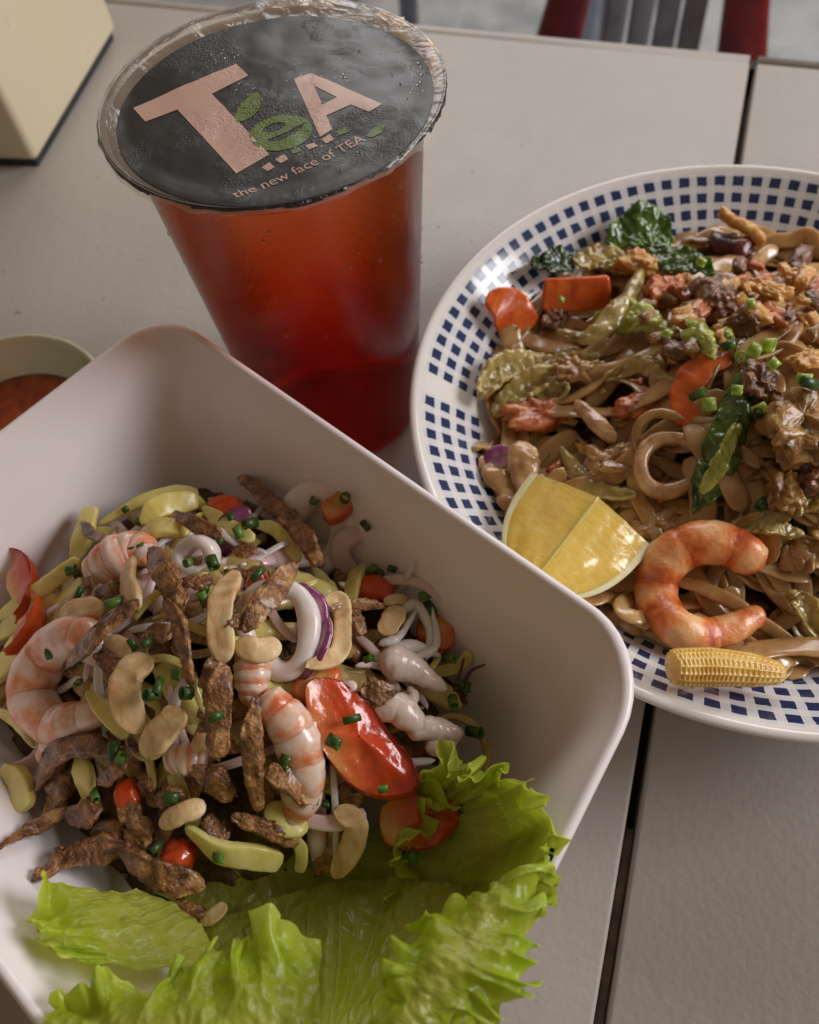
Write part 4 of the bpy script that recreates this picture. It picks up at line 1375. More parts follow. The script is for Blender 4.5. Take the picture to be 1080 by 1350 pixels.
# half-hidden strips filling the heap
rs = np.random.RandomState(11)
G_F = 'half hidden mango strips deep in the salad'
for i in range(110):
    u, v = rs.uniform(-6.2, 5.2), rs.uniform(-3.6, 4.2)
    if u > 2 and v < -0.5:
        continue
    p = BC + u * EU + v * EV
    a = rs.uniform(0, 6.28)
    L = rs.uniform(1.0, 1.9)
    d = np.array([math.cos(a), math.sin(a)])
    P = np.array([[*(p + d * f * L), salad(*(p + d * f * L)) - 0.2 - 0.3 * rs.rand() + 0.1 * (1 - f * f)] for f in np.linspace(-1, 1, 12)])
    w_ = rs.uniform(0.2, 0.36)
    V, F, at = sweep(P, w_ * np.clip(1 - np.linspace(-1, 1, 12) ** 4, 0, 1) ** 0.5 + 0.02, w_ * 0.55, 10, e=2.5)
    if i % 4 == 0:
        V = displace(V, F, (0.12, 2.5, sd()), (0.04, 7, sd()))
        obj('fried_strip', V, F, CRISP, attr=at, label='half hidden brown fried strip deep in the salad', cat='fried strip', group='half hidden fried strips deep in the salad')
    else:
        obj('mango_strip', V, F, (MANGO, CABB, MANGO, ONION2)[(i * 7) % 4], attr=at, label='half hidden pale vegetable strip deep in the salad', cat='vegetable strip', group=G_F)

rs = np.random.RandomState(29)
for i in range(60):
    u, v = rs.uniform(-6.0, 5.0), rs.uniform(-3.2, 4.4)
    if u > 2 and v < 0:
        continue
    p = BC + u * EU + v * EV
    a, cv = rs.uniform(0, 6.28), rs.randn() * 0.5
    pts = []
    for k_ in range(24):
        pts.append([p[0], p[1], salad(*p) + 0.12 + 0.22 * rs.rand() * 0 + 0.18 * math.sin(k_ * 0.25 + i)])
        a += cv * 0.12
        p = p + 0.10 * np.array([math.cos(a), math.sin(a)])
    w_ = rs.uniform(0.07, 0.13)
    V, F, at = sweep(np.array(pts), w_ * np.clip(1 - np.linspace(-1, 1, 24) ** 6, 0, 1) ** 0.5 + 0.01, w_ * 0.6, 10, e=3)
    obj('vegetable_shred', V, F, (CABB, ONION2, MANGO, SQUID)[i % 4], attr=at, label='thin pale shred woven through the seafood salad', cat='shred', group='thin shreds in the salad')

# brown fried strips
for pix, w, lb in [([(84, 882, 0.9), (128, 838, 1.1), (180, 790, 1.2)], 30, 'long straight brown fried strip lying across the pink curled shrimp'),
                   ([(322, 830, 1.1), (352, 790, 1.3), (390, 742, 1.4)], 42, 'broad speckled fried strip propped on the pale cashew half'),
                   ([(196, 722, 0.9), (215, 752, 1.0), (240, 800, 0.9)], 50, 'dark glossy fried chunk beside the standing cashew half'),
                   ([(236, 772, 1.0), (258, 768, 1.0), (280, 762, 0.9)], 26, 'short golden fried piece joined to the dark glossy chunk'),
                   ([(216, 790, 0.9), (240, 840, 1.1), (252, 905, 0.9)], 32, 'long fried strip hanging down between two big cashews'),
                   ([(226, 680, 0.7), (255, 688, 0.9), (292, 706, 0.7)], 26, 'brown fried piece on the pale mango strip'),
                   ([(316, 626, 0.5), (350, 655, 0.7), (392, 700, 0.7)], 30, 'dark pointed fried strip leaning towards the back wall'),
                   ([(380, 668, 0.6), (400, 705, 0.8), (420, 745, 0.6)], 30, 'dark fried strip lying over the upper squid ring'),
                   ([(292, 872, 1.0), (290, 930, 1.2), (284, 998, 1.0)], 48, 'big upright fried piece with a scallion bit on it'),
                   ([(334, 915, 0.9), (334, 990, 1.0), (338, 1072, 0.8)], 38, 'long dark upright fried strip beside the glossy shrimp'),
                   ([(352, 1012, 0.9), (385, 1030, 1.0), (418, 1058, 0.8)], 46, 'thick caramel fried piece lying over the glossy shrimp'),
                   ([(305, 1078, 0.6), (350, 1092, 0.7), (392, 1114, 0.5)], 32, 'dark fried strip above the yellow green mango slice'),
                   ([(48, 1040, 0.5), (72, 995, 0.7), (115, 985, 0.7), (168, 996, 0.5)], 38, 'dark bent fried strip below the pink curled shrimp'),
                   ([(-10, 1122, 0.3), (40, 1092, 0.6), (90, 1066, 0.6)], 27, 'tapering brown fried strip reaching over the left wall'),
                   ([(88, 1080, 0.6), (112, 1072, 0.8), (132, 1060, 0.6)], 46, 'chunky brown fried lump above the lettuce'),
                   ([(52, 1160, 0.5), (66, 1140, 0.6), (78, 1120, 0.5)], 42, 'glossy dark fried lump at the corner of the lettuce'),
                   ([(78, 1140, 0.5), (120, 1122, 0.7), (170, 1116, 0.5)], 42, 'dark wrinkled fried strip along the lettuce edge'),
                   ([(158, 1122, 0.7), (205, 1150, 0.8), (268, 1168, 0.6)], 50, 'yellow brown fried strip lying on the lettuce'),
                   ([(128, 1032, 0.6), (148, 1018, 0.7), (168, 998, 0.6)], 28, 'small dark fried bit under a scallion ring'),
                   ([(165, 1055, 0.4), (178, 1085, 0.5), (188, 1125, 0.3)], 42, 'brown fried piece above the yellow brown strip'),
                   ([(250, 1010, 0.4), (280, 1030, 0.5), (305, 1058, 0.3)], 44, 'shaded fried piece below the big upright piece'),
                   ([(432, 802, 0.8), (470, 796, 0.9), (508, 800, 0.8)], 17, 'thin fried strip resting on the hooked cashew'),
                   ([(462, 805, 0.7), (470, 820, 0.8), (478, 836, 0.7)], 28, 'short fried piece inside the hooked cashew'),
                   ([(476, 908, 0.8), (497, 915, 0.9), (518, 924, 0.8)], 40, 'round dark fried lump above the large tomato wedge'),
                   ([(104, 688, 0.6), (122, 705, 0.7), (142, 712, 0.7), (154, 694, 0.6)], 21, 'curled dark fried strip on the leaning mango strip'),
                   ([(112, 742, 0.4), (116, 762, 0.5), (116, 786, 0.3)], 18, 'small dark fried strip beside the pale shrimp'),
                   ([(128, 785, 0.7), (145, 776, 0.8), (165, 772, 0.7)], 26, 'crumbly fried bit above the long straight strip'),
                   ([(225, 1196, 0.3), (248, 1200, 0.4), (272, 1206, 0.2)], 28, 'dark fried bit lying on the lettuce floor'),
                   ([(188, 845, 0.6), (205, 836, 0.7), (228, 838, 0.6)], 34, 'dark crumbly fried lump above the cashew pair'),
                   ([(128, 850, 0.6), (145, 872, 0.7), (160, 900, 0.5)], 42, 'pale fried piece behind the long straight strip'),
                   ([(262, 905, 0.5), (278, 880, 0.7), (292, 862, 0.7)], 24, 'knobbly golden fried bit above the big upright piece'),
                   ([(300, 828, 1.0), (312, 822, 1.0), (328, 818, 0.9)], 24, 'small knobbly fried bit beside the broad speckled strip'),
                   ([(205, 1060, 0.2), (225, 1050, 0.3), (250, 1060, 0.1)], 34, 'shaded fried bit behind the pale short cashew'),
                   ([(60, 1085, 0.2), (75, 1050, 0.3), (70, 1010, 0.3)], 44, 'dark fried piece in the hollow of the bent strip'),
                   ([(205, 1010, 0.0), (190, 1035, 0.2), (210, 1062, 0.0)], 34, 'shaded brown fried strip in the middle hollow'),
                   ([(120, 1100, 0.3), (150, 1095, 0.4), (190, 1110, 0.2)], 36, 'dark fried strip behind the wrinkled strip'),
                   ([(270, 1078, 0.3), (282, 1092, 0.4), (305, 1098, 0.2)], 30, 'crumbly fried bit touching the yellow green mango slice')]:
    crisp(pix, w, lb)

# cashews
for pix, w, h, lb in [([(312, 752, 0.8), (292, 790, 0.9), (290, 835, 0.9), (296, 874, 0.7)], 46, 0.8, 'long pale cashew standing beside the broad fried strip'),
                      ([(205, 872, 0.8), (172, 885, 0.95), (166, 925, 0.95), (186, 968, 0.8)], 52, 0.7, 'large tan cashew with a dark speck, upper of the pair'),
                      ([(240, 932, 0.9), (222, 955, 1.0), (190, 992, 0.9)], 52, 0.75, 'large yellow cashew half, lower of the pair'),
                      ([(172, 735, 0.7), (168, 770, 0.8), (182, 806, 0.7)], 40, 0.5, 'smooth tan cashew half standing beside the dark glossy chunk'),
                      ([(84, 822, 0.6), (98, 805, 0.8), (136, 802, 0.7)], 38, 0.7, 'squarish cashew piece above the pink curled shrimp'),
                      ([(424, 800, 0.7), (446, 792, 0.8), (452, 826, 0.9), (445, 862, 0.9), (402, 880, 0.8)], 33, 0.8, 'hooked cashew half curling round a short fried piece'),
                      ([(312, 846, 0.8), (340, 858, 0.85), (372, 848, 0.8)], 42, 0.5, 'pale cashew half under the broad fried strip'),
                      ([(440, 1068, 0.5), (468, 1085, 0.6), (462, 1120, 0.5), (438, 1158, 0.3)], 42, 0.8, 'yellow cashew standing on the lettuce below the tomato'),
                      ([(210, 1088, 0.6), (240, 1072, 0.7), (272, 1062, 0.5)], 34, 0.7, 'pale short cashew above the yellow green mango slice'),
                      ([(506, 838, 0.7), (516, 820, 0.8), (526, 800, 0.7)], 36, 0.7, 'cashew piece with a brown spot near the squid arms'),
                      ([(506, 795, 0.6), (520, 790, 0.7), (536, 792, 0.6)], 18, 0.8, 'small cashew bit touching the thin fried strip'),
                      ([(264, 1216, 0.3), (280, 1208, 0.4), (298, 1192, 0.3)], 24, 0.7, 'small shaded cashew half on the lettuce floor'),
                      ([(252, 985, 0.5), (272, 978, 0.6), (300, 985, 0.5)], 30, 0.7, 'pale cashew piece behind the big upright fried piece'),
                      ([(130, 862, 0.4), (150, 850, 0.5), (172, 862, 0.4)], 34, 0.7, 'golden cashew behind the long straight fried strip'),
                      ([(318, 820, 0.6), (330, 800, 0.7), (322, 785, 0.5)], 22, 0.7, 'small cashew bit behind the broad fried strip')]:
    nut(pix, w, lb, h=h)

# scallion bits
for k_, (px, py, dz) in enumerate([(165, 672, .7), (183, 688, .5), (170, 712, .7), (180, 722, .7), (150, 728, .7), (94, 752, .8), (104, 782, .6), (150, 795, .9), (175, 850, .9), (194, 848, 1.0), (172, 800, 1.1), (72, 860, 1.0), (103, 900, 1.0), (160, 1000, .9), (200, 915, 1.25), (208, 905, 1.2), (232, 890, .8), (246, 914, 1.0), (285, 945, 1.55), (268, 790, .8), (270, 775, .8), (304, 682, .7), (314, 702, .7), (330, 690, .7), (290, 712, .6), (248, 742, .5), (280, 742, .6), (340, 757, 1.1), (414, 660, .9), (455, 656, .7), (482, 693, .4), (490, 752, .6), (500, 757, .6), (517, 750, .5), (560, 785, .4), (566, 802, .4), (410, 930, .7), (403, 948, .7), (440, 978, 1.2), (464, 948, 1.2), (505, 1040, 1.1), (376, 1004, 1.1), (487, 868, 1.0), (592, 868, .4), (606, 902, .5), (616, 906, .5), (598, 925, .4), (626, 965, .4), (430, 1060, .3), (288, 1132, 1.0), (226, 1052, .6), (228, 1080, .2), (530, 1122, .4), (610, 1062, .5), (205, 1118, .5), (125, 1050, .6), (160, 945, .9), (470, 1040, .4), (545, 1128, .4), (150, 990, .7)]):
    scallion(px, py, salad, 'tiny dark green scallion bit scattered over the seafood salad', 'scallion bits over the salad', 0.105 + 0.03 * (k_ % 3), 0.18 + 0.09 * (k_ % 4), dz - 0.05, SCAL3 if k_ % 3 == 1 else SCAL)

# ------------------------------------------------------------------ lettuce
def lettuce(rows, label, nu=900, nv=70, amp=0.42, freq=9.0, edge=1.0, both=False, seed=0, p=2.2, jag=0.25, sides=False, rev=False, veins=0.0):
    """rows: polylines (px, py, z) from the inner part of the leaf to its frilled edge"""
    G = np.stack([spline([U(a, b, c) for a, b, c in r], nu) for r in rows])
    G = np.stack([spline(G[:, i], nv) for i in range(nu)], 1)          # nv x nu x 3
    du = np.gradient(G, axis=1)
    dv = np.gradient(G, axis=0)
    N = np.cross(du, dv)
    N /= np.linalg.norm(N, axis=2)[:, :, None] + 1e-9
    if N[:, :, 2].mean() < 0:
        N = -N
    O = dv / (np.linalg.norm(dv, axis=2)[:, :, None] + 1e-9)
    S_ = du / (np.linalg.norm(du, axis=2)[:, :, None] + 1e-9)
    arc = np.r_[0, np.cumsum(np.linalg.norm(np.diff(G[-1], axis=0), axis=1))]
    t = np.linspace(0, 1, nv)[:, None]
    tt = t ** p if not both else np.abs(2 * t - 1) ** p
    if sides:
        x = np.linspace(0, 1, nu)[None, :]
        tt = np.maximum(tt, np.abs(2 * x - 1) ** 8 * 0.9)
    s = arc[None, :] + 0 * t

    def w(fr, sdd, ft=1.2):
        P = np.stack([s * fr, t * ft + 0 * s, 0 * s + sdd], -1).reshape(-1, 3)
        return vnoise(P, sdd).reshape(s.shape)
    ph = 2 * w(0.5, seed + 1) + 0.5 * w(1.6, seed + 15, 3.0)
    r1 = np.sin(s * 2.2 + ph * 2.5 + 1.0 * t) * (0.6 + 0.6 * w(0.6, seed + 2))
    r2 = np.sin(s * 7.5 + ph * 4 + 2.0 * t) * (0.45 + 0.7 * w(1.1, seed + 3)) + 1.0 * w(2.2, seed + 13, 6.0)
    r3 = np.sin(s * 19.0 + ph * 8 + 5 * t) * (0.5 + 0.8 * w(2.0, seed + 4)) + 0.25 * w(5.5, seed + 14, 11.0)
    r4 = np.sin(s * 41.0 + ph * 15) * (0.5 + 0.8 * w(3.0, seed + 8))
    d = amp * (0.75 * tt ** 0.6 * r1 + 1.0 * tt * r2 + 0.6 * tt ** 2.0 * r3 + 0.2 * tt ** 3.5 * r4)
    d = d + 0.035 * fbm((G * 4.5).reshape(-1, 3), seed + 11).reshape(s.shape) + 0.12 * fbm((G * 1.3).reshape(-1, 3), seed + 7).reshape(s.shape)
    X_ = np.linspace(0, 1, nu)[None, :]
    T_ = (1 - t) if rev else t
    vein = 0 * s
    T_ = T_ + 0 * t
    for q_, off in enumerate(np.linspace(-0.47, 0.47, 13)):
        xc = 0.5 + off * (0.12 + 0.88 * T_ ** 0.8) + 0.02 * n1(t.ravel() * 5, seed + q_)[:, None] * T_
        wd = (0.016 if q_ == 6 else 0.006) * (1.15 - 0.75 * T_)
        vein = np.maximum(vein, np.exp(-((X_ - xc) / wd) ** 2) * (1 - 0.7 * T_))
    vein = vein * veins
    d = d + 0.06 * vein
    lat = amp * (0.4 * tt * np.cos(s * 7.5 + ph * 4 + 0.6) + 0.5 * tt ** 1.8 * np.cos(s * 19.0 + ph * 8 + 1.1) + 0.10 * tt ** 3 * np.cos(s * 41 + ph * 15))
    out = 0.25 * jag * tt ** 1.5 * (w(3.0, seed + 5) + 0.8 * w(7.0, seed + 6)) + 0.14 * amp * tt ** 2 * np.sin(s * 19.0 + ph * 8 + 2.0)
    V = G + N * d[:, :, None] + S_ * lat[:, :, None] * 0.8 + O * out[:, :, None]
    V = V.reshape(-1, 3)
    # nothing of the leaf may sink into the bowl wall
    for i in range(len(V)):
        u_, v_ = uv(V[i, 0], V[i, 1])
        if abs(u_) < HX and abs(v_) < HY:
            V[i, 2] = max(V[i, 2], bowl_wall(V[i, 0], V[i, 1]) + 0.08)
    F = grid_faces(nv, nu)
    o = obj('lettuce_leaf', V, F, LETT, attr={'s': (s / arc[-1]).ravel(), 't': (tt + 0 * s).ravel(), 'vein': vein.ravel()}, label=label, cat='lettuce')
    return o


# main leaf: cupped floor of the front of the bowl, frilled edge up the right wall
lettuce([[(300, 1120, 2.2), (360, 1110, 2.2), (430, 1105, 2.2), (480, 1100, 2.3), (520, 1095, 2.4), (540, 1110, 2.4), (545, 1150, 2.4), (530, 1190, 2.4)],
         [(260, 1170, 2.3), (340, 1170, 2.1), (430, 1150, 2.1), (520, 1085, 2.6), (560, 1070, 2.9), (590, 1090, 3.0), (600, 1150, 3.0), (580, 1220, 3.0)],
         [(240, 1200, 2.9), (330, 1225, 2.4), (430, 1200, 2.1), (545, 1050, 3.3), (590, 1045, 3.9), (640, 1085, 4.2), (655, 1150, 4.3), (630, 1240, 4.4)],
         [(230, 1225, 3.6), (320, 1270, 3.2), (440, 1260, 2.7), (565, 1020, 4.3), (620, 1022, 5.0), (690, 1065, 6.0), (712, 1140, 6.6), (680, 1250, 6.8)]][0:0] or
        [[(200, 1175, 2.9), (290, 1150, 2.6), (400, 1120, 2.5), (470, 1100, 2.6), (500, 1090, 2.8), (510, 1100, 2.8), (500, 1130, 2.6)],
         [(230, 1190, 2.8), (320, 1180, 2.4), (440, 1140, 2.3), (530, 1080, 2.9), (570, 1080, 3.2), (580, 1110, 3.1), (560, 1170, 2.8)],
         [(250, 1215, 2.9), (340, 1215, 2.4), (470, 1165, 2.3), (560, 1055, 3.5), (620, 1060, 4.1), (645, 1110, 4.3), (630, 1200, 4.2)],
         [(270, 1245, 3.2), (360, 1255, 2.6), (490, 1200, 2.6), (575, 1030, 4.4), (650, 1035, 5.3), (700, 1095, 6.2), (690, 1200, 6.4)],
         [(280, 1265, 3.5), (370, 1285, 2.9), (500, 1230, 2.8), (580, 1015, 4.9), (665, 1025, 6.2), (722, 1090, 7.3), (720, 1200, 7.6)]],
        'green lettuce leaf cupped under the salad, frilled edge up the right wall', veins=0.7, seed=3, amp=0.34, p=2.6)
# centre leaf with the pale rib running over the front of the bowl
lettuce([[(240, 1240, 3.2), (330, 1195, 2.9), (430, 1165, 2.7), (520, 1160, 2.9), (660, 1170, 4.2)],
         [(240, 1300, 4.2), (335, 1260, 3.6), (430, 1230, 3.3), (520, 1230, 3.6), (660, 1240, 5.2)],
         [(240, 1360, 5.6), (335, 1330, 5.0), (430, 1300, 4.8), (520, 1300, 5.0), (660, 1310, 6.4)],
         [(240, 1430, 7.0), (335, 1410, 6.6), (430, 1390, 6.4), (520, 1390, 6.6), (650, 1390, 7.0)]],
        'lettuce leaf with pale fanning ribs between the two frilly leaves', seed=9, amp=0.10, p=2.0, rev=True, veins=1.0)
# lower right frill that folds back over the leaf
lettuce([[(705, 1150, 7.2), (712, 1230, 7.6), (672, 1300, 7.8), (600, 1370, 7.8), (520, 1420, 7.6)],
         [(680, 1150, 7.6), (682, 1220, 8.0), (640, 1290, 8.3), (575, 1350, 8.2), (510, 1410, 8.0)],
         [(655, 1158, 7.6), (640, 1205, 8.1), (600, 1265, 8.5), (550, 1330, 8.5), (500, 1400, 8.2)],
         [(640, 1168, 7.3), (598, 1190, 7.7), (560, 1240, 8.2), (528, 1310, 8.4), (490, 1385, 8.2)],
         [(632, 1180, 6.8), (575, 1185, 7.0), (528, 1225, 7.5), (505, 1300, 8.0), (478, 1370, 8.0)]],
        'curly bright lettuce frill folded back over the front right rim', seed=21, amp=0.40, both=True, p=1.2, jag=0.35)
# upper left blade with frilled left end
lettuce([[(300, 1265, 4.6), (262, 1215, 4.4), (232, 1190, 4.3), (180, 1170, 4.6)],
         [(250, 1275, 5.4), (215, 1235, 5.4), (185, 1205, 5.3), (145, 1176, 5.2)],
         [(190, 1278, 6.0), (160, 1245, 6.1), (135, 1212, 6.0), (105, 1172, 5.8)],
         [(140, 1270, 6.4), (110, 1248, 6.6), (88, 1215, 6.5), (72, 1165, 6.3)],
         [(105, 1262, 6.6), (60, 1245, 6.9), (45, 1215, 6.9), (52, 1160, 6.6)]],
        'smooth lettuce blade with a ruffled end at the front left wall', seed=33, amp=0.32, p=2.6)
# lower left leaf along the front rim, frill turned up towards the middle
lettuce([[(30, 1420, 7.4), (120, 1430, 7.6), (230, 1440, 7.8), (330, 1440, 7.8), (440, 1430, 7.4)],
         [(50, 1370, 7.4), (130, 1375, 7.6), (230, 1380, 7.8), (340, 1380, 7.8), (430, 1380, 7.2)],
         [(62, 1345, 7.3), (140, 1335, 7.4), (235, 1325, 7.6), (345, 1315, 7.7), (425, 1330, 7.0)],
         [(70, 1325, 7.2), (145, 1308, 7.2), (240, 1288, 7.2), (345, 1262, 7.3), (420, 1280, 6.8)],
         [(75, 1310, 7.0), (150, 1298, 6.9), (245, 1272, 6.8), (350, 1228, 6.9), (416, 1236, 6.4)]],
        'wrinkled lettuce leaf lying along the front left rim', seed=47, amp=0.38, p=2.2, jag=0.3)

# ------------------------------------------------------------------ patterned plate
PLC = np.array([4.42, 19.72])
prof = [(0.02, 0.35), (5.0, 0.35), (5.3, 0.0), (5.7, 0.0), (6.0, 0.45), (7.6, 1.05), (9.6, 2.35), (11.0, 3.55), (11.42, 3.92), (11.55, 4.02), (11.52, 4.14), (11.36, 4.17), (11.14, 4.05), (10.85, 3.85), (9.4, 2.75), (8.0, 1.65), (7.1, 1.1), (6.0, 0.85), (3.0, 0.78), (0.02, 0.78)]
# pattern rows are measured along the profile from the middle of the underside; the inner wall starts at the rim
P2 = spline([(a, 0, b) for a, b in prof], 110)[:, [0, 2]]
V, F, a = lathe(P2, 168, PLC)
arc_ = a['s'].reshape(-1, 168)[:, 0]
i_rim = int(np.argmax(P2[:, 1]))
a['s'] = a['s'] - arc_[i_rim] + 26.0
obj('patterned_plate', V, F, PLATEM, attr=a, label='white round deep plate with a blue checked border holding noodles', cat='plate', origin=np.array([PLC[0], PLC[1], 0]))


def plate_in(x, y):
    r = math.hypot(x - PLC[0], y - PLC[1])
    return float(np.interp(r, [0, 6, 7.1, 8.0, 9.4, 10.85, 11.3], [0.8, 0.87, 1.12, 1.67, 2.77, 3.87, 4.2]))


NC = PLC + np.array([0.9, 0.0])


def nmound(x, y):
    r = math.hypot(x - NC[0], y - NC[1])
    m = 1.7 + 3.5 * math.exp(-(r / 6.2) ** 2)
    if y < PLC[1] - 4:
        m -= 0.12 * (PLC[1] - 4 - y)
    return max(m, plate_in(x, y) + 0.15)


g = np.linspace(-9.2, 9.2, 130)
gx, gy = np.meshgrid(g, g, indexing='ij')
XY = np.c_[gx.ravel(), gy.ravel()] + PLC
rr = np.hypot(gx, gy).ravel()
Z = np.array([nmound(a_, b_) - 0.55 for a_, b_ in XY]) + 0.3 * fbm(np.c_[XY * 1.4, XY[:, :1] * 0], 51)
Wl = np.array([plate_in(a_, b_) for a_, b_ in XY])
edge_r = 8.3 + 0.7 * np.array([float(n1([math.atan2(b_ - PLC[1], a_ - PLC[0]) * 2.2], 5)[0]) for a_, b_ in XY])
Z = np.where((Wl > Z - 0.05) | (rr > edge_r), Wl - 0.3, Z)
NF = [f for f in grid_faces(130, 130) if rr[list(f)].max() < 9.6]
tag(obj('noodle_base', np.c_[XY, Z], NF, NBED, label='brown sauced noodle mass filling the checked plate', cat='noodles'), kind='stuff')

# noodles: flat ribbons wandering over the mound
rs = np.random.RandomState(23)
made = 0
for i in range(600):
    if made >= 262:
        break
    a = rs.uniform(0, 6.28)
    r = 8.6 * math.sqrt(rs.rand())
    p = NC + r * np.array([math.cos(a), math.sin(a)]) * np.array([1, 1])
    if p[0] > 13.5 and p[1] > 24:
        continue
    hd = a + math.pi / 2 + rs.randn() * 0.8
    cv = rs.randn() * 0.35
    lay = -0.25 + 0.6 * rs.rand() if made < 190 else 0.3 + 0.45 * rs.rand()
    n = 44
    pts = []
    for k_ in range(n):
        pts.append([p[0], p[1], 0])
        cv += rs.randn() * 0.10
        cv *= 0.97
        hd += cv * 0.17 * 1.3
        st = 0.16
        q_ = p + st * np.array([math.cos(hd), math.sin(hd)])
        if np.hypot(*(q_ - PLC)) > 8.9:
            hd += 0.6
            q_ = p + st * np.array([math.cos(hd), math.sin(hd)])
        p = q_
    P = np.array(pts)
    tt_ = np.linspace(0, 1, n)
    wave = 0.16 * n1(tt_ * 5, sd()) + 0.1 * n1(tt_ * 11, sd())
    P[:, 2] = [nmound(x_, y_) + lay for x_, y_ in P[:, :2]]
    P[:, 2] += wave
    P[:, 2] = np.maximum(P[:, 2], [plate_in(x_, y_) + 0.15 for x_, y_ in P[:, :2]])
    wn = rs.uniform(0.22, 0.40)
    pf = np.clip(1 - np.abs(2 * tt_ - 1) ** 14, 0, 1) ** 0.5
    V, F, at = sweep(P, wn * pf + 0.01, 0.055 * pf + 0.005, 10, e=3.0, twist=0.9 * n1(tt_ * 2.2, sd()))
    obj('rice_noodle', V, F, NOOD, attr=at, label='flat brown rice noodle strand tangled in the checked plate', cat='noodle', group='rice noodles on the checked plate')
    made += 1

N_ = nmound


def slab(pix, wpx, label, mat, name, cat, h=0.28, e=2.6, dz=0, surf=N_, tip=(0.7, 0.7), rough=0.06, up=(0, -0.3, 1), tw=0.3, group=None, n=34, sq=5):
    P = px_path(pix, surf, n)
    W = wpx * pxcm(P[n // 2]) / 2
    t = np.linspace(0, 1, n)
    pf = np.clip(1 - np.abs(2 * t - 1) ** sq, 0, 1) ** 0.5 * np.interp(t, [0, 0.5, 1], [tip[0], 1, tip[1]])
    V, F, a = sweep(P, W * pf + 0.01, W * h * (0.4 + 0.6 * pf) + 0.02, 28, up, e=e, twist=tw * n1(t * 1.5, sd()))
    V = displace(V, F, (rough * 2 * W, 1.8, sd()), (rough * W, 5, sd()), (0.012, 11, sd()))
    return obj(name, V, F, mat, attr=a, label=label, cat=cat, group=group)




def leafy(pix, wpx, label, mat, name, cat, surf=N_, ruf=0.3, curl=0.25, thick=0.05, tip=(0.5, 0.4), f=7.0, n=64, m=26):
    P = px_path(pix, surf, n)
    W = wpx * pxcm(P[n // 2]) / 2
    t = np.linspace(0, 1, n)
    T_ = np.gradient(P, axis=0)
    T_ /= np.linalg.norm(T_, axis=1)[:, None]
    Nn = np.array([0, -0.3, 1.0]) - (T_ @ np.array([0, -0.3, 1.0]))[:, None] * T_
    Nn /= np.linalg.norm(Nn, axis=1)[:, None]
    Bb = np.cross(T_, Nn)
    pf = np.clip(1 - np.abs(2 * t - 1) ** 4, 0, 1) ** 0.5 * np.interp(t, [0, 0.5, 1], [tip[0], 1, tip[1]]) * (1 + 0.2 * n1(t * 6, sd()))
    x = np.linspace(-1, 1, m)
    s1, s2 = sd(), sd()
    h_ = curl * W * x[None, :] ** 2 * np.sin(t * 3 + s1)[:, None] + ruf * W * np.abs(x)[None, :] ** 1.3 * (np.sin(t[:, None] * f * 3 + x[None, :] * 2 + s2) + 0.6 * np.sin(t[:, None] * f * 7.3 + s1 + x[None, :] * 3))
    V = P[:, None, :] + Bb[:, None, :] * (W * pf[:, None] * x[None, :])[:, :, None] + Nn[:, None, :] * h_[:, :, None]
    V = V.reshape(-1, 3)
    V[:, 2] += 0.22 * W * fbm(V * 2.2, sd()) + 0.03 * fbm(V * 9, sd())
    o = obj(name, V, grid_faces(n, m), mat, label=label, cat=cat, attr={'s': np.repeat(t, m), 't': np.tile(np.abs(x), n)})
    md = o.modifiers.new('thickness', 'SOLIDIFY')
    md.thickness = thick * CM
    md.offset = 0
    return o


# carrot slices
slab([(640, 392, .6), (668, 405, .8), (692, 440, .5)], 58, 'dull orange carrot slice against the checked rim of the plate', CARROT, 'carrot_slice', 'carrot', 0.16, tip=(0.35, 0.95), rough=0.03, e=6, sq=16)
slab([(714, 388, 1.1), (755, 388, 1.2), (806, 384, 1.0)], 44, 'bright orange carrot slab beside the pale cabbage strip', CARROT, 'carrot_slice', 'carrot', 0.3, tip=(0.9, 0.95), rough=0.02, e=7, sq=24, up=(0.3, -0.8, 0.6), tw=0.1)
slab([(965, 470, .7), (925, 485, .9), (905, 515, .9), (905, 562, .7)], 42, 'curved orange carrot slice beside the green stalk', CARROT, 'carrot_slice', 'carrot', 0.16, tip=(0.6, 0.8), rough=0.05, e=6, sq=14)
# cabbage
leafy([(848, 352, 1.2), (825, 395, 1.5), (780, 440, 1.3), (735, 438, 1.1)], 28, 'pale yellow cabbage strip bent over the carrot slab', CABB, 'cabbage_strip', 'cabbage', thick=0.12, ruf=0.1, curl=0.6)
leafy([(785, 425, 1.0), (830, 415, 1.2), (880, 435, 1.0)], 52, 'yellow green cabbage piece in front of the carrot slab', CABG, 'cabbage_piece', 'cabbage', thick=0.12, ruf=0.12)
leafy([(632, 525, .5), (670, 490, .8), (728, 470, .8)], 44, 'outer cooked cabbage rib at the left of the noodles', CABB, 'cabbage_rib', 'cabbage', thick=0.16, ruf=0.08, curl=0.9, tip=(0.7, 0.8))
leafy([(650, 545, .5), (690, 515, .8), (742, 488, .7)], 36, 'middle cooked cabbage rib of the three at the left', CABB, 'cabbage_rib', 'cabbage', thick=0.16, ruf=0.08, curl=0.9, tip=(0.7, 0.8))
leafy([(672, 560, .4), (710, 530, .6), (748, 515, .5)], 34, 'inner cooked cabbage rib of the three at the left', CABB, 'cabbage_rib', 'cabbage', thick=0.16, ruf=0.08, curl=0.9, tip=(0.7, 0.8))
leafy([(755, 345, 1.0), (800, 340, 1.2), (830, 360, 1.0)], 40, 'tan cabbage piece above the bright carrot slab', CABB, 'cabbage_piece', 'cabbage', thick=0.12, ruf=0.2)
slab([(900, 440, 1.2), (912, 442, 1.25), (926, 440, 1.2)], 22, 'small pale green cabbage bit right of the yellow green piece', CABG, 'cabbage_piece', 'cabbage', 0.6)
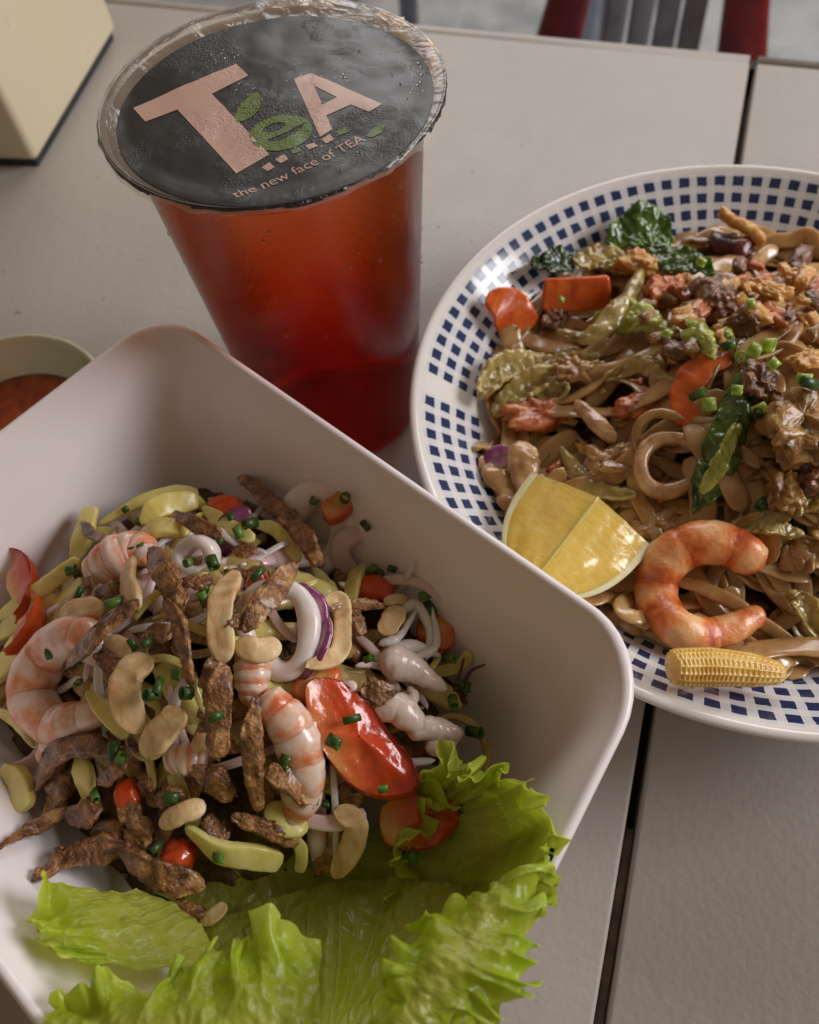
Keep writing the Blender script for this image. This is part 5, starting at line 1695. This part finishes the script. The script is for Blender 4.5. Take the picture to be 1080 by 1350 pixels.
leafy([(1010, 690, .7), (1040, 660, .9), (1090, 655, .8)], 52, 'pale cabbage leaf piece above the right hand noodles', CABB, 'cabbage_piece', 'cabbage', thick=0.1, ruf=0.2)
leafy([(1030, 745, .4), (1060, 730, .6), (1095, 740, .4)], 54, 'folded noodle sheet right of the saucy shrimp', NOOD, 'noodle_sheet', 'noodle', thick=0.12, ruf=0.15)
# greens
leafy([(985, 480, 1.0), (965, 560, 1.2), (940, 625, 1.0), (918, 672, .7)], 58, 'long green stalk with dark leaf lying across the noodles', GREEN, 'green_stalk', 'greens', thick=0.10, ruf=0.2, curl=0.5)
leafy([(972, 560, 1.4), (950, 610, 1.5), (925, 650, 1.2)], 22, 'pale green inner stem on the long green stalk', CABG, 'stalk_piece', 'greens', thick=0.16, ruf=0.15, curl=0.5)
leafy([(700, 352, .7), (735, 345, .9), (770, 335, .7)], 46, 'dark green leaf beside the checked rim', DGREEN, 'leaf_piece', 'greens', ruf=0.12, thick=0.08)
leafy([(800, 320, .9), (850, 298, 1.1), (885, 320, .9)], 60, 'dark green leaf at the back of the noodles', GREEN, 'leaf_piece', 'greens', ruf=0.12, thick=0.08)
leafy([(845, 325, 1.2), (890, 340, 1.4), (945, 362, 1.2)], 46, 'glossy green leaf on top of the noodles', GREEN, 'leaf_piece', 'greens', ruf=0.12, thick=0.08)
for pix, w_, lb in [([(700, 505, .7), (745, 470, .9), (790, 470, .8)], 26, 'pale cabbage strip above the flat orange shrimp piece'),
                    ([(800, 500, .8), (850, 480, 1.0), (890, 500, .8)], 30, 'pale cabbage strip beside the shaded meat piece'),
                    ([(960, 700, .7), (1010, 690, .9), (1060, 705, .7)], 34, 'pale cabbage strip above the large saucy shrimp'),
                    ([(1040, 780, .5), (1062, 800, .6), (1085, 850, .4)], 36, 'pale cabbage piece right of the baby corn'),
                    ([(740, 590, .6), (780, 640, .8), (840, 655, .6)], 28, 'pale cabbage strip left of the squid ring'),
                    ([(905, 420, 1.3), (930, 440, 1.4), (940, 475, 1.1)], 24, 'yellow green cabbage strip beside the hanging meat piece')]:
    leafy(pix, w_, lb, CABG if 'yellow' in lb else CABB, 'cabbage_piece', 'cabbage', thick=0.1, ruf=0.1, curl=0.6)
# squid, onion, meat, egg, tofu
ring((885, 612), 40, 38, 20, 'tan squid ring standing on the noodles', SQUID2, surf=N_, dz=0.7, tilt=(0.1, -0.35, 1), h=1.2)
ring((880, 588), 44, 40, 12, 'thin noodle loop behind the squid ring', NOOD, 'noodle_loop', 'noodle', surf=N_, dz=0.6, tilt=(0, -0.6, 1), arc=(10, 190))
slab([(760, 530, .8), (790, 560, .9), (812, 582, .7)], 22, 'short tan squid strip among the noodles', SQUID2, 'squid_strip', 'squid', 0.7)
slab([(705, 590, .9), (690, 605, 1.0), (695, 650, .8)], 44, 'pale folded squid piece above the lemon wedge', SQUID2, 'squid_piece', 'squid', 0.5)
ring((672, 628), 30, 34, 36, 'purple tipped onion piece behind the lemon wedge', ONION, 'onion_piece', 'onion', surf=N_, dz=0.6, tilt=(-0.4, -0.4, 0.8), arc=(90, 260), thick=0.12)
o = thing('battered_ring', hit(975, 300, N_, 0.6), 'golden curved fried strip over a dark chili by the far rim', 'fried strip')
P = px_path([(948, 278, 1.3), (968, 292, 1.5), (992, 305, 1.4), (1008, 324, 1.1)], N_, 30)
V, F, a = sweep(P, 0.27 * (1 - np.abs(np.linspace(-1, 1, 30)) ** 6) ** 0.5 + 0.02, 0.24, 14)
obj('crust', displace(V, F, (0.06, 2.5, 1), (0.03, 7, 2)), F, EGG, o)
P = px_path([(940, 318, 0.6), (968, 325, 0.9), (990, 335, 0.7)], N_, 24)
V, F, a = sweep(P, 0.55 * (1 - np.abs(np.linspace(-1, 1, 24)) ** 5) ** 0.5 + 0.02, 0.4, 14)
obj('chili', displace(V, F, (0.1, 2.0, 3)), F, CHILI, o)
for c, r, sq, rz, m, nm, cat, lb, dz in [
        ((945, 395), 40, (0.8, 1.2, 0.6), 0.3, MEAT, 'meat_piece', 'meat', 'brown stir fried meat piece with a hanging fold', 1.0),
        ((905, 470), 30, (1.0, 1.0, 0.6), 0.8, MEAT, 'meat_piece', 'meat', 'shaded brown meat piece above the curved carrot', 0.6),
        ((1052, 560), 62, (0.9, 1.1, 0.55), 0.2, TOFU, 'tofu_piece', 'tofu', 'large charred tan tofu piece beside the green stalk', 1.2),
        ((1064, 474), 30, (1.1, 0.7, 0.45), 0.5, EGG, 'egg_piece', 'egg', 'pale fried egg piece above the charred tofu', 1.2),
        ((1010, 384), 30, (1.3, 0.6, 0.45), -0.2, EGG, 'egg_piece', 'egg', 'orange fried egg piece near the top of the noodles', 1.1),
        ((1055, 366), 28, (1.2, 0.7, 0.45), 0.4, EGG, 'egg_piece', 'egg', 'tan fried egg piece at the right of the heap', 1.1),
        ((880, 385), 34, (1.1, 0.8, 0.6), 0.2, ORANGE, 'shrimp_bit', 'shrimp', 'orange shrimp bit behind the yellow green cabbage', 1.1),
        ((840, 350), 28, (1.2, 0.8, 0.6), -0.3, EGG, 'egg_piece', 'egg', 'small golden egg piece beside the glossy leaf', 1.2),
        ((990, 420), 32, (1.0, 0.8, 0.6), 0.9, MEAT, 'meat_piece', 'meat', 'brown meat bit right of the hanging fold piece', 1.2),
        ((1075, 620), 42, (0.8, 1.2, 0.6), 0.1, MEAT, 'meat_piece', 'meat', 'dark meat piece below the charred tofu', 0.9),
        ((720, 545), 44, (1.3, 0.7, 0.4), 0.5, ORANGE, 'shrimp_bit', 'shrimp', 'flat orange shrimp piece below the cabbage ribs', 0.6),
        ((845, 535), 30, (1.2, 0.7, 0.5), 0.4, ORANGE, 'sauce_crumb', 'crumbs', 'orange sauce crumbs on the middle noodles', 0.6),
        ((1000, 505), 34, (0.8, 1.1, 0.6), 0.4, MEAT, 'meat_piece', 'meat', 'brown meat piece right of the green stalk', 0.9),
        ((730, 420), 26, (0.8, 1.1, 0.7), 0.1, MEAT, 'meat_piece', 'meat', 'tan meat bit between two carrot slices', 0.7),
        ((765, 492), 30, (1.3, 0.8, 0.6), 0.2, NOOD, 'noodle_knot', 'noodle', 'short thick noodle knot below the pale cabbage strip', 0.7),
        ((805, 610), 34, (1.2, 0.8, 0.6), 0.3, SQUID2, 'squid_piece', 'squid', 'tan squid piece left of the squid ring', 0.6),
        ((865, 690), 26, (1.4, 0.7, 0.5), 0.5, SQUID2, 'squid_piece', 'squid', 'small tan squid piece above the saucy shrimp', 0.5),
        ((1030, 640), 36, (0.7, 1.3, 0.5), 0.3, TOFU, 'tofu_piece', 'tofu', 'curved tan tofu strip below the large charred piece', 1.0)]:
    chunk(c, r * 0.74, sq, lb, m, nm, cat, surf=N_, dz=dz - 0.1, rotz=rz, amp=0.42, freq=1.9, n=30, fine=0.13, e=3.2)
rs = np.random.RandomState(77)
for i in range(84):
    px, py = (rs.uniform(850, 1078), rs.uniform(335, 470)) if i < 60 else (rs.uniform(690, 1000), rs.uniform(480, 680))
    chunk((px, py), rs.uniform(5, 11) + (7 * rs.rand() ** 2 if i < 60 else 0), (1.3, 0.8, 0.5), 'small irregular egg or shrimp crumb on the noodles', [EGG, ORANGE, MEAT, TOFU, EGG][i % 5], 'food_crumb', 'crumb', e=3.4, fine=0.1, surf=N_, dz=rs.uniform(0.7, 1.4) if i < 60 else 0.3, rotz=rs.uniform(0, 3), amp=0.35, group='crumbs over the noodles', n=9, freq=1.8)
# scallions on the noodles
for px, py, dz, r, ln in [(995, 462, 1.7, .24, .35), (1012, 455, 1.7, .24, .4), (978, 470, 1.6, .18, .3), (935, 533, 1.4, .22, .4), (972, 514, 1.6, .16, .3), (1002, 540, 1.5, .18, .4), (1060, 500, 1.8, .18, .4), (925, 345, 1.7, .16, .3), (990, 400, 1.7, .15, .3), (848, 632, 1.2, .14, .25), (960, 440, 1.5, .16, .3), (1020, 480, 1.7, .18, .3), (740, 395, 1.6, .12, .2), (880, 440, 1.5, .16, .3)]:
    scallion(px, py, N_, 'pale green scallion ring on the noodles', 'scallion rings on the noodles', r, ln, dz, SCAL2)
for px, py, dz, r, ln in [(920, 520, 1.6, .14, .5), (1000, 545, 1.4, .16, .45), (1005, 665, 1.1, .16, .4), (960, 455, 1.4, .14, .4), (1068, 505, 1.9, .16, .6)]:
    scallion(px, py, N_, 'dark green scallion bit on the noodles', 'dark scallion bits on the noodles', r, ln, dz, SCAL)

# big saucy shrimp
shrimp([(1000, 752, .8), (972, 724, 1.0), (920, 716, 1.1), (876, 742, 1.1), (866, 790, 1.0), (896, 830, 0.9), (948, 834, 0.9), (1008, 806, 0.8)], 62, 'large orange saucy shrimp curled on the noodles above the baby corn', SHRIMP2, surf=N_, tail=False, n=110, nseg=6, w0=0.9, tend=0.45)

# baby corn with rows of kernels
n, mseg = 190, 150
P = px_path([(884, 880, 0.75), (950, 880, 0.85), (1034, 888, 0.7)], N_, n)
W = 54 * pxcm(P[50]) / 2
t = np.linspace(0, 1, n)
pf = np.interp(t, [0, 0.02, 0.08, 0.4, 0.75, 0.95, 1.0], [0.6, 0.85, 0.95, 1.0, 0.86, 0.6, 0.3])
V, F, a = sweep(P, W * pf, W * pf * 0.9, mseg)
nrm_ = vnormals(V, F)
jit = n1(np.floor(a['t'] * 15) * 3.1, 9)
ks = np.sin(a['s'] * math.pi * 46 + 6 * jit + 0.8 * vnoise(V * 1.5, 5)) * 0.5 + 0.5
kt = np.abs(np.sin(a['t'] * math.pi * 15))
V = V + nrm_ * (0.06 * (0.25 + 0.75 * ks ** 0.6) * (kt ** 0.6) * np.clip(a['s'] * 30, 0, 1) * (1 - 0.5 * a['s']))[:, None]
obj('baby_corn', V, F, CORN, attr=a, label='yellow baby corn below the large saucy shrimp', cat='corn')

# lemon wedge: half lemon cut in wedges, ridge up
A_, B_ = U(789, 656, 4.7), U(704, 766, 4.4)
ax = B_ - A_
LW = np.linalg.norm(ax) * 1.02
ax /= np.linalg.norm(ax)
Lf, Rg = U(714, 616, 4.1), U(855, 712, 3.9)
dirL, dirR = Lf - A_, Rg - A_
dirL = dirL - (dirL @ ax) * ax
dirR = dirR - (dirR @ ax) * ax
RL, RR = np.linalg.norm(dirL), np.linalg.norm(dirR)
Rm = (RL + RR) / 2
dirL, dirR = dirL / RL, dirR / RR
# keep the wedge convex: tuck both cut faces downward so that the ridge stays on top
dn = np.array([0, 0, -1.0]) - (np.array([0, 0, -1.0]) @ ax) * ax
dn /= np.linalg.norm(dn)
dirL = dirL + 0.06 * dn
dirR = dirR + 0.06 * dn
dirL /= np.linalg.norm(dirL)
dirR /= np.linalg.norm(dirR)
RL *= 1.16
RR *= 1.16
T = thing('lemon_wedge', (*((A_ + B_) / 2)[:2], 1.8), 'yellow lemon wedge with its cut face up beside the saucy shrimp', 'lemon')
m_ = 26
al = np.linspace(0, 0.985, m_)
rad = np.sqrt(np.clip(1 - (al * 0.99) ** 2.4, 0, 1))


def face_pts(d, R_, f):
    return np.array([A_ + ax * LW * a_ + d * R_ * r_ * f for a_, r_ in zip(al, rad)])


def lemon_face(d, R_, nm):
    fs = np.linspace(0, 0.87, 18)
    G = np.stack([face_pts(d, R_, f) for f in fs])
    nn = np.cross(ax, d)
    if nn[2] < 0:
        nn = -nn
    ff = fs[:, None] * np.ones((1, m_))
    bul = 0.05 * np.sin(np.clip(ff / 0.87, 0, 1) * math.pi) + 0.03 * vnoise(np.stack([ff * 9, al[None, :] * 5 + 0 * ff, ff * 0], -1).reshape(-1, 3), 3).reshape(ff.shape) * (ff > 0.12)
    rid = np.where(ff < 0.10, 0.01, 0)
    V = (G + nn * (bul + rid)[:, :, None]).reshape(-1, 3)
    obj('pulp', V, grid_faces(18, m_), PULP, T, attr={'s': ff.ravel(), 't': (al[None, :] + 0 * ff).ravel()})
    # pith strip between the pulp and the rind
    G = np.stack([face_pts(d, R_, f) for f in (0.865, 0.92, 0.97)])
    obj('pith', (G + nn * np.array([0.0, 0.02, 0.0])[:, None, None]).reshape(-1, 3), grid_faces(3, m_), PITH, T)


lemon_face(dirL, RL, 'l')
lemon_face(dirR, RR, 'r')
# ridge membrane
V, F, a = sweep(np.array([A_ + ax * LW * a_ for a_ in np.linspace(0, 0.95, 20)]) + np.array([0, 0, 0.02]), np.linspace(0.05, 0.03, 20) * (1 + 0.3 * n1(np.linspace(0, 6, 20), 3)), 0.012, 12)
obj('membrane', V, F, MEMB, T)
# rind from left rind edge round underneath to the right one
wv_ = np.linspace(0, 1, 24)
rows = []
for f in wv_:
    d = dirL * math.cos(f * math.pi / 2) ** 1.0 + dirR * math.sin(f * math.pi / 2) ** 1.0
    d = d / np.linalg.norm(d)
    d = d + dn * math.sin(f * math.pi) * 0.9
    d /= np.linalg.norm(d)
    R_ = RL * (1 - f) + RR * f
    rows.append(face_pts(d, R_, 0.97))
G = np.stack(rows)
inn = np.stack([A_ + ax * LW * al[:, None] + (r - (A_ + ax * LW * al[:, None])) * 0.93 for r in rows])
V = np.vstack([G.reshape(-1, 3), inn.reshape(-1, 3)])
Fg = grid_faces(24, m_)
off = 24 * m_
F = [f[::-1] for f in Fg] + [tuple(i + off for i in f) for f in Fg]
for j in (0, 23):
    for i in range(m_ - 1):
        F.append((j * m_ + i, j * m_ + i + 1, off + j * m_ + i + 1, off + j * m_ + i))
for j in range(23):
    F.append((j * m_, (j + 1) * m_, off + (j + 1) * m_, off + j * m_))
obj('rind', V, F, RIND, T)
# end face of the crosswise cut
cx_ = A_ + dn * 0.02
V = np.vstack([cx_, np.array([r[0] for r in rows])])
obj('cut_end', V, [(0, i + 1, i + 2) for i in range(23)], PITH, T, smooth=False)

for o in bpy.data.objects:
    if '_o' in o:
        del o['_o']
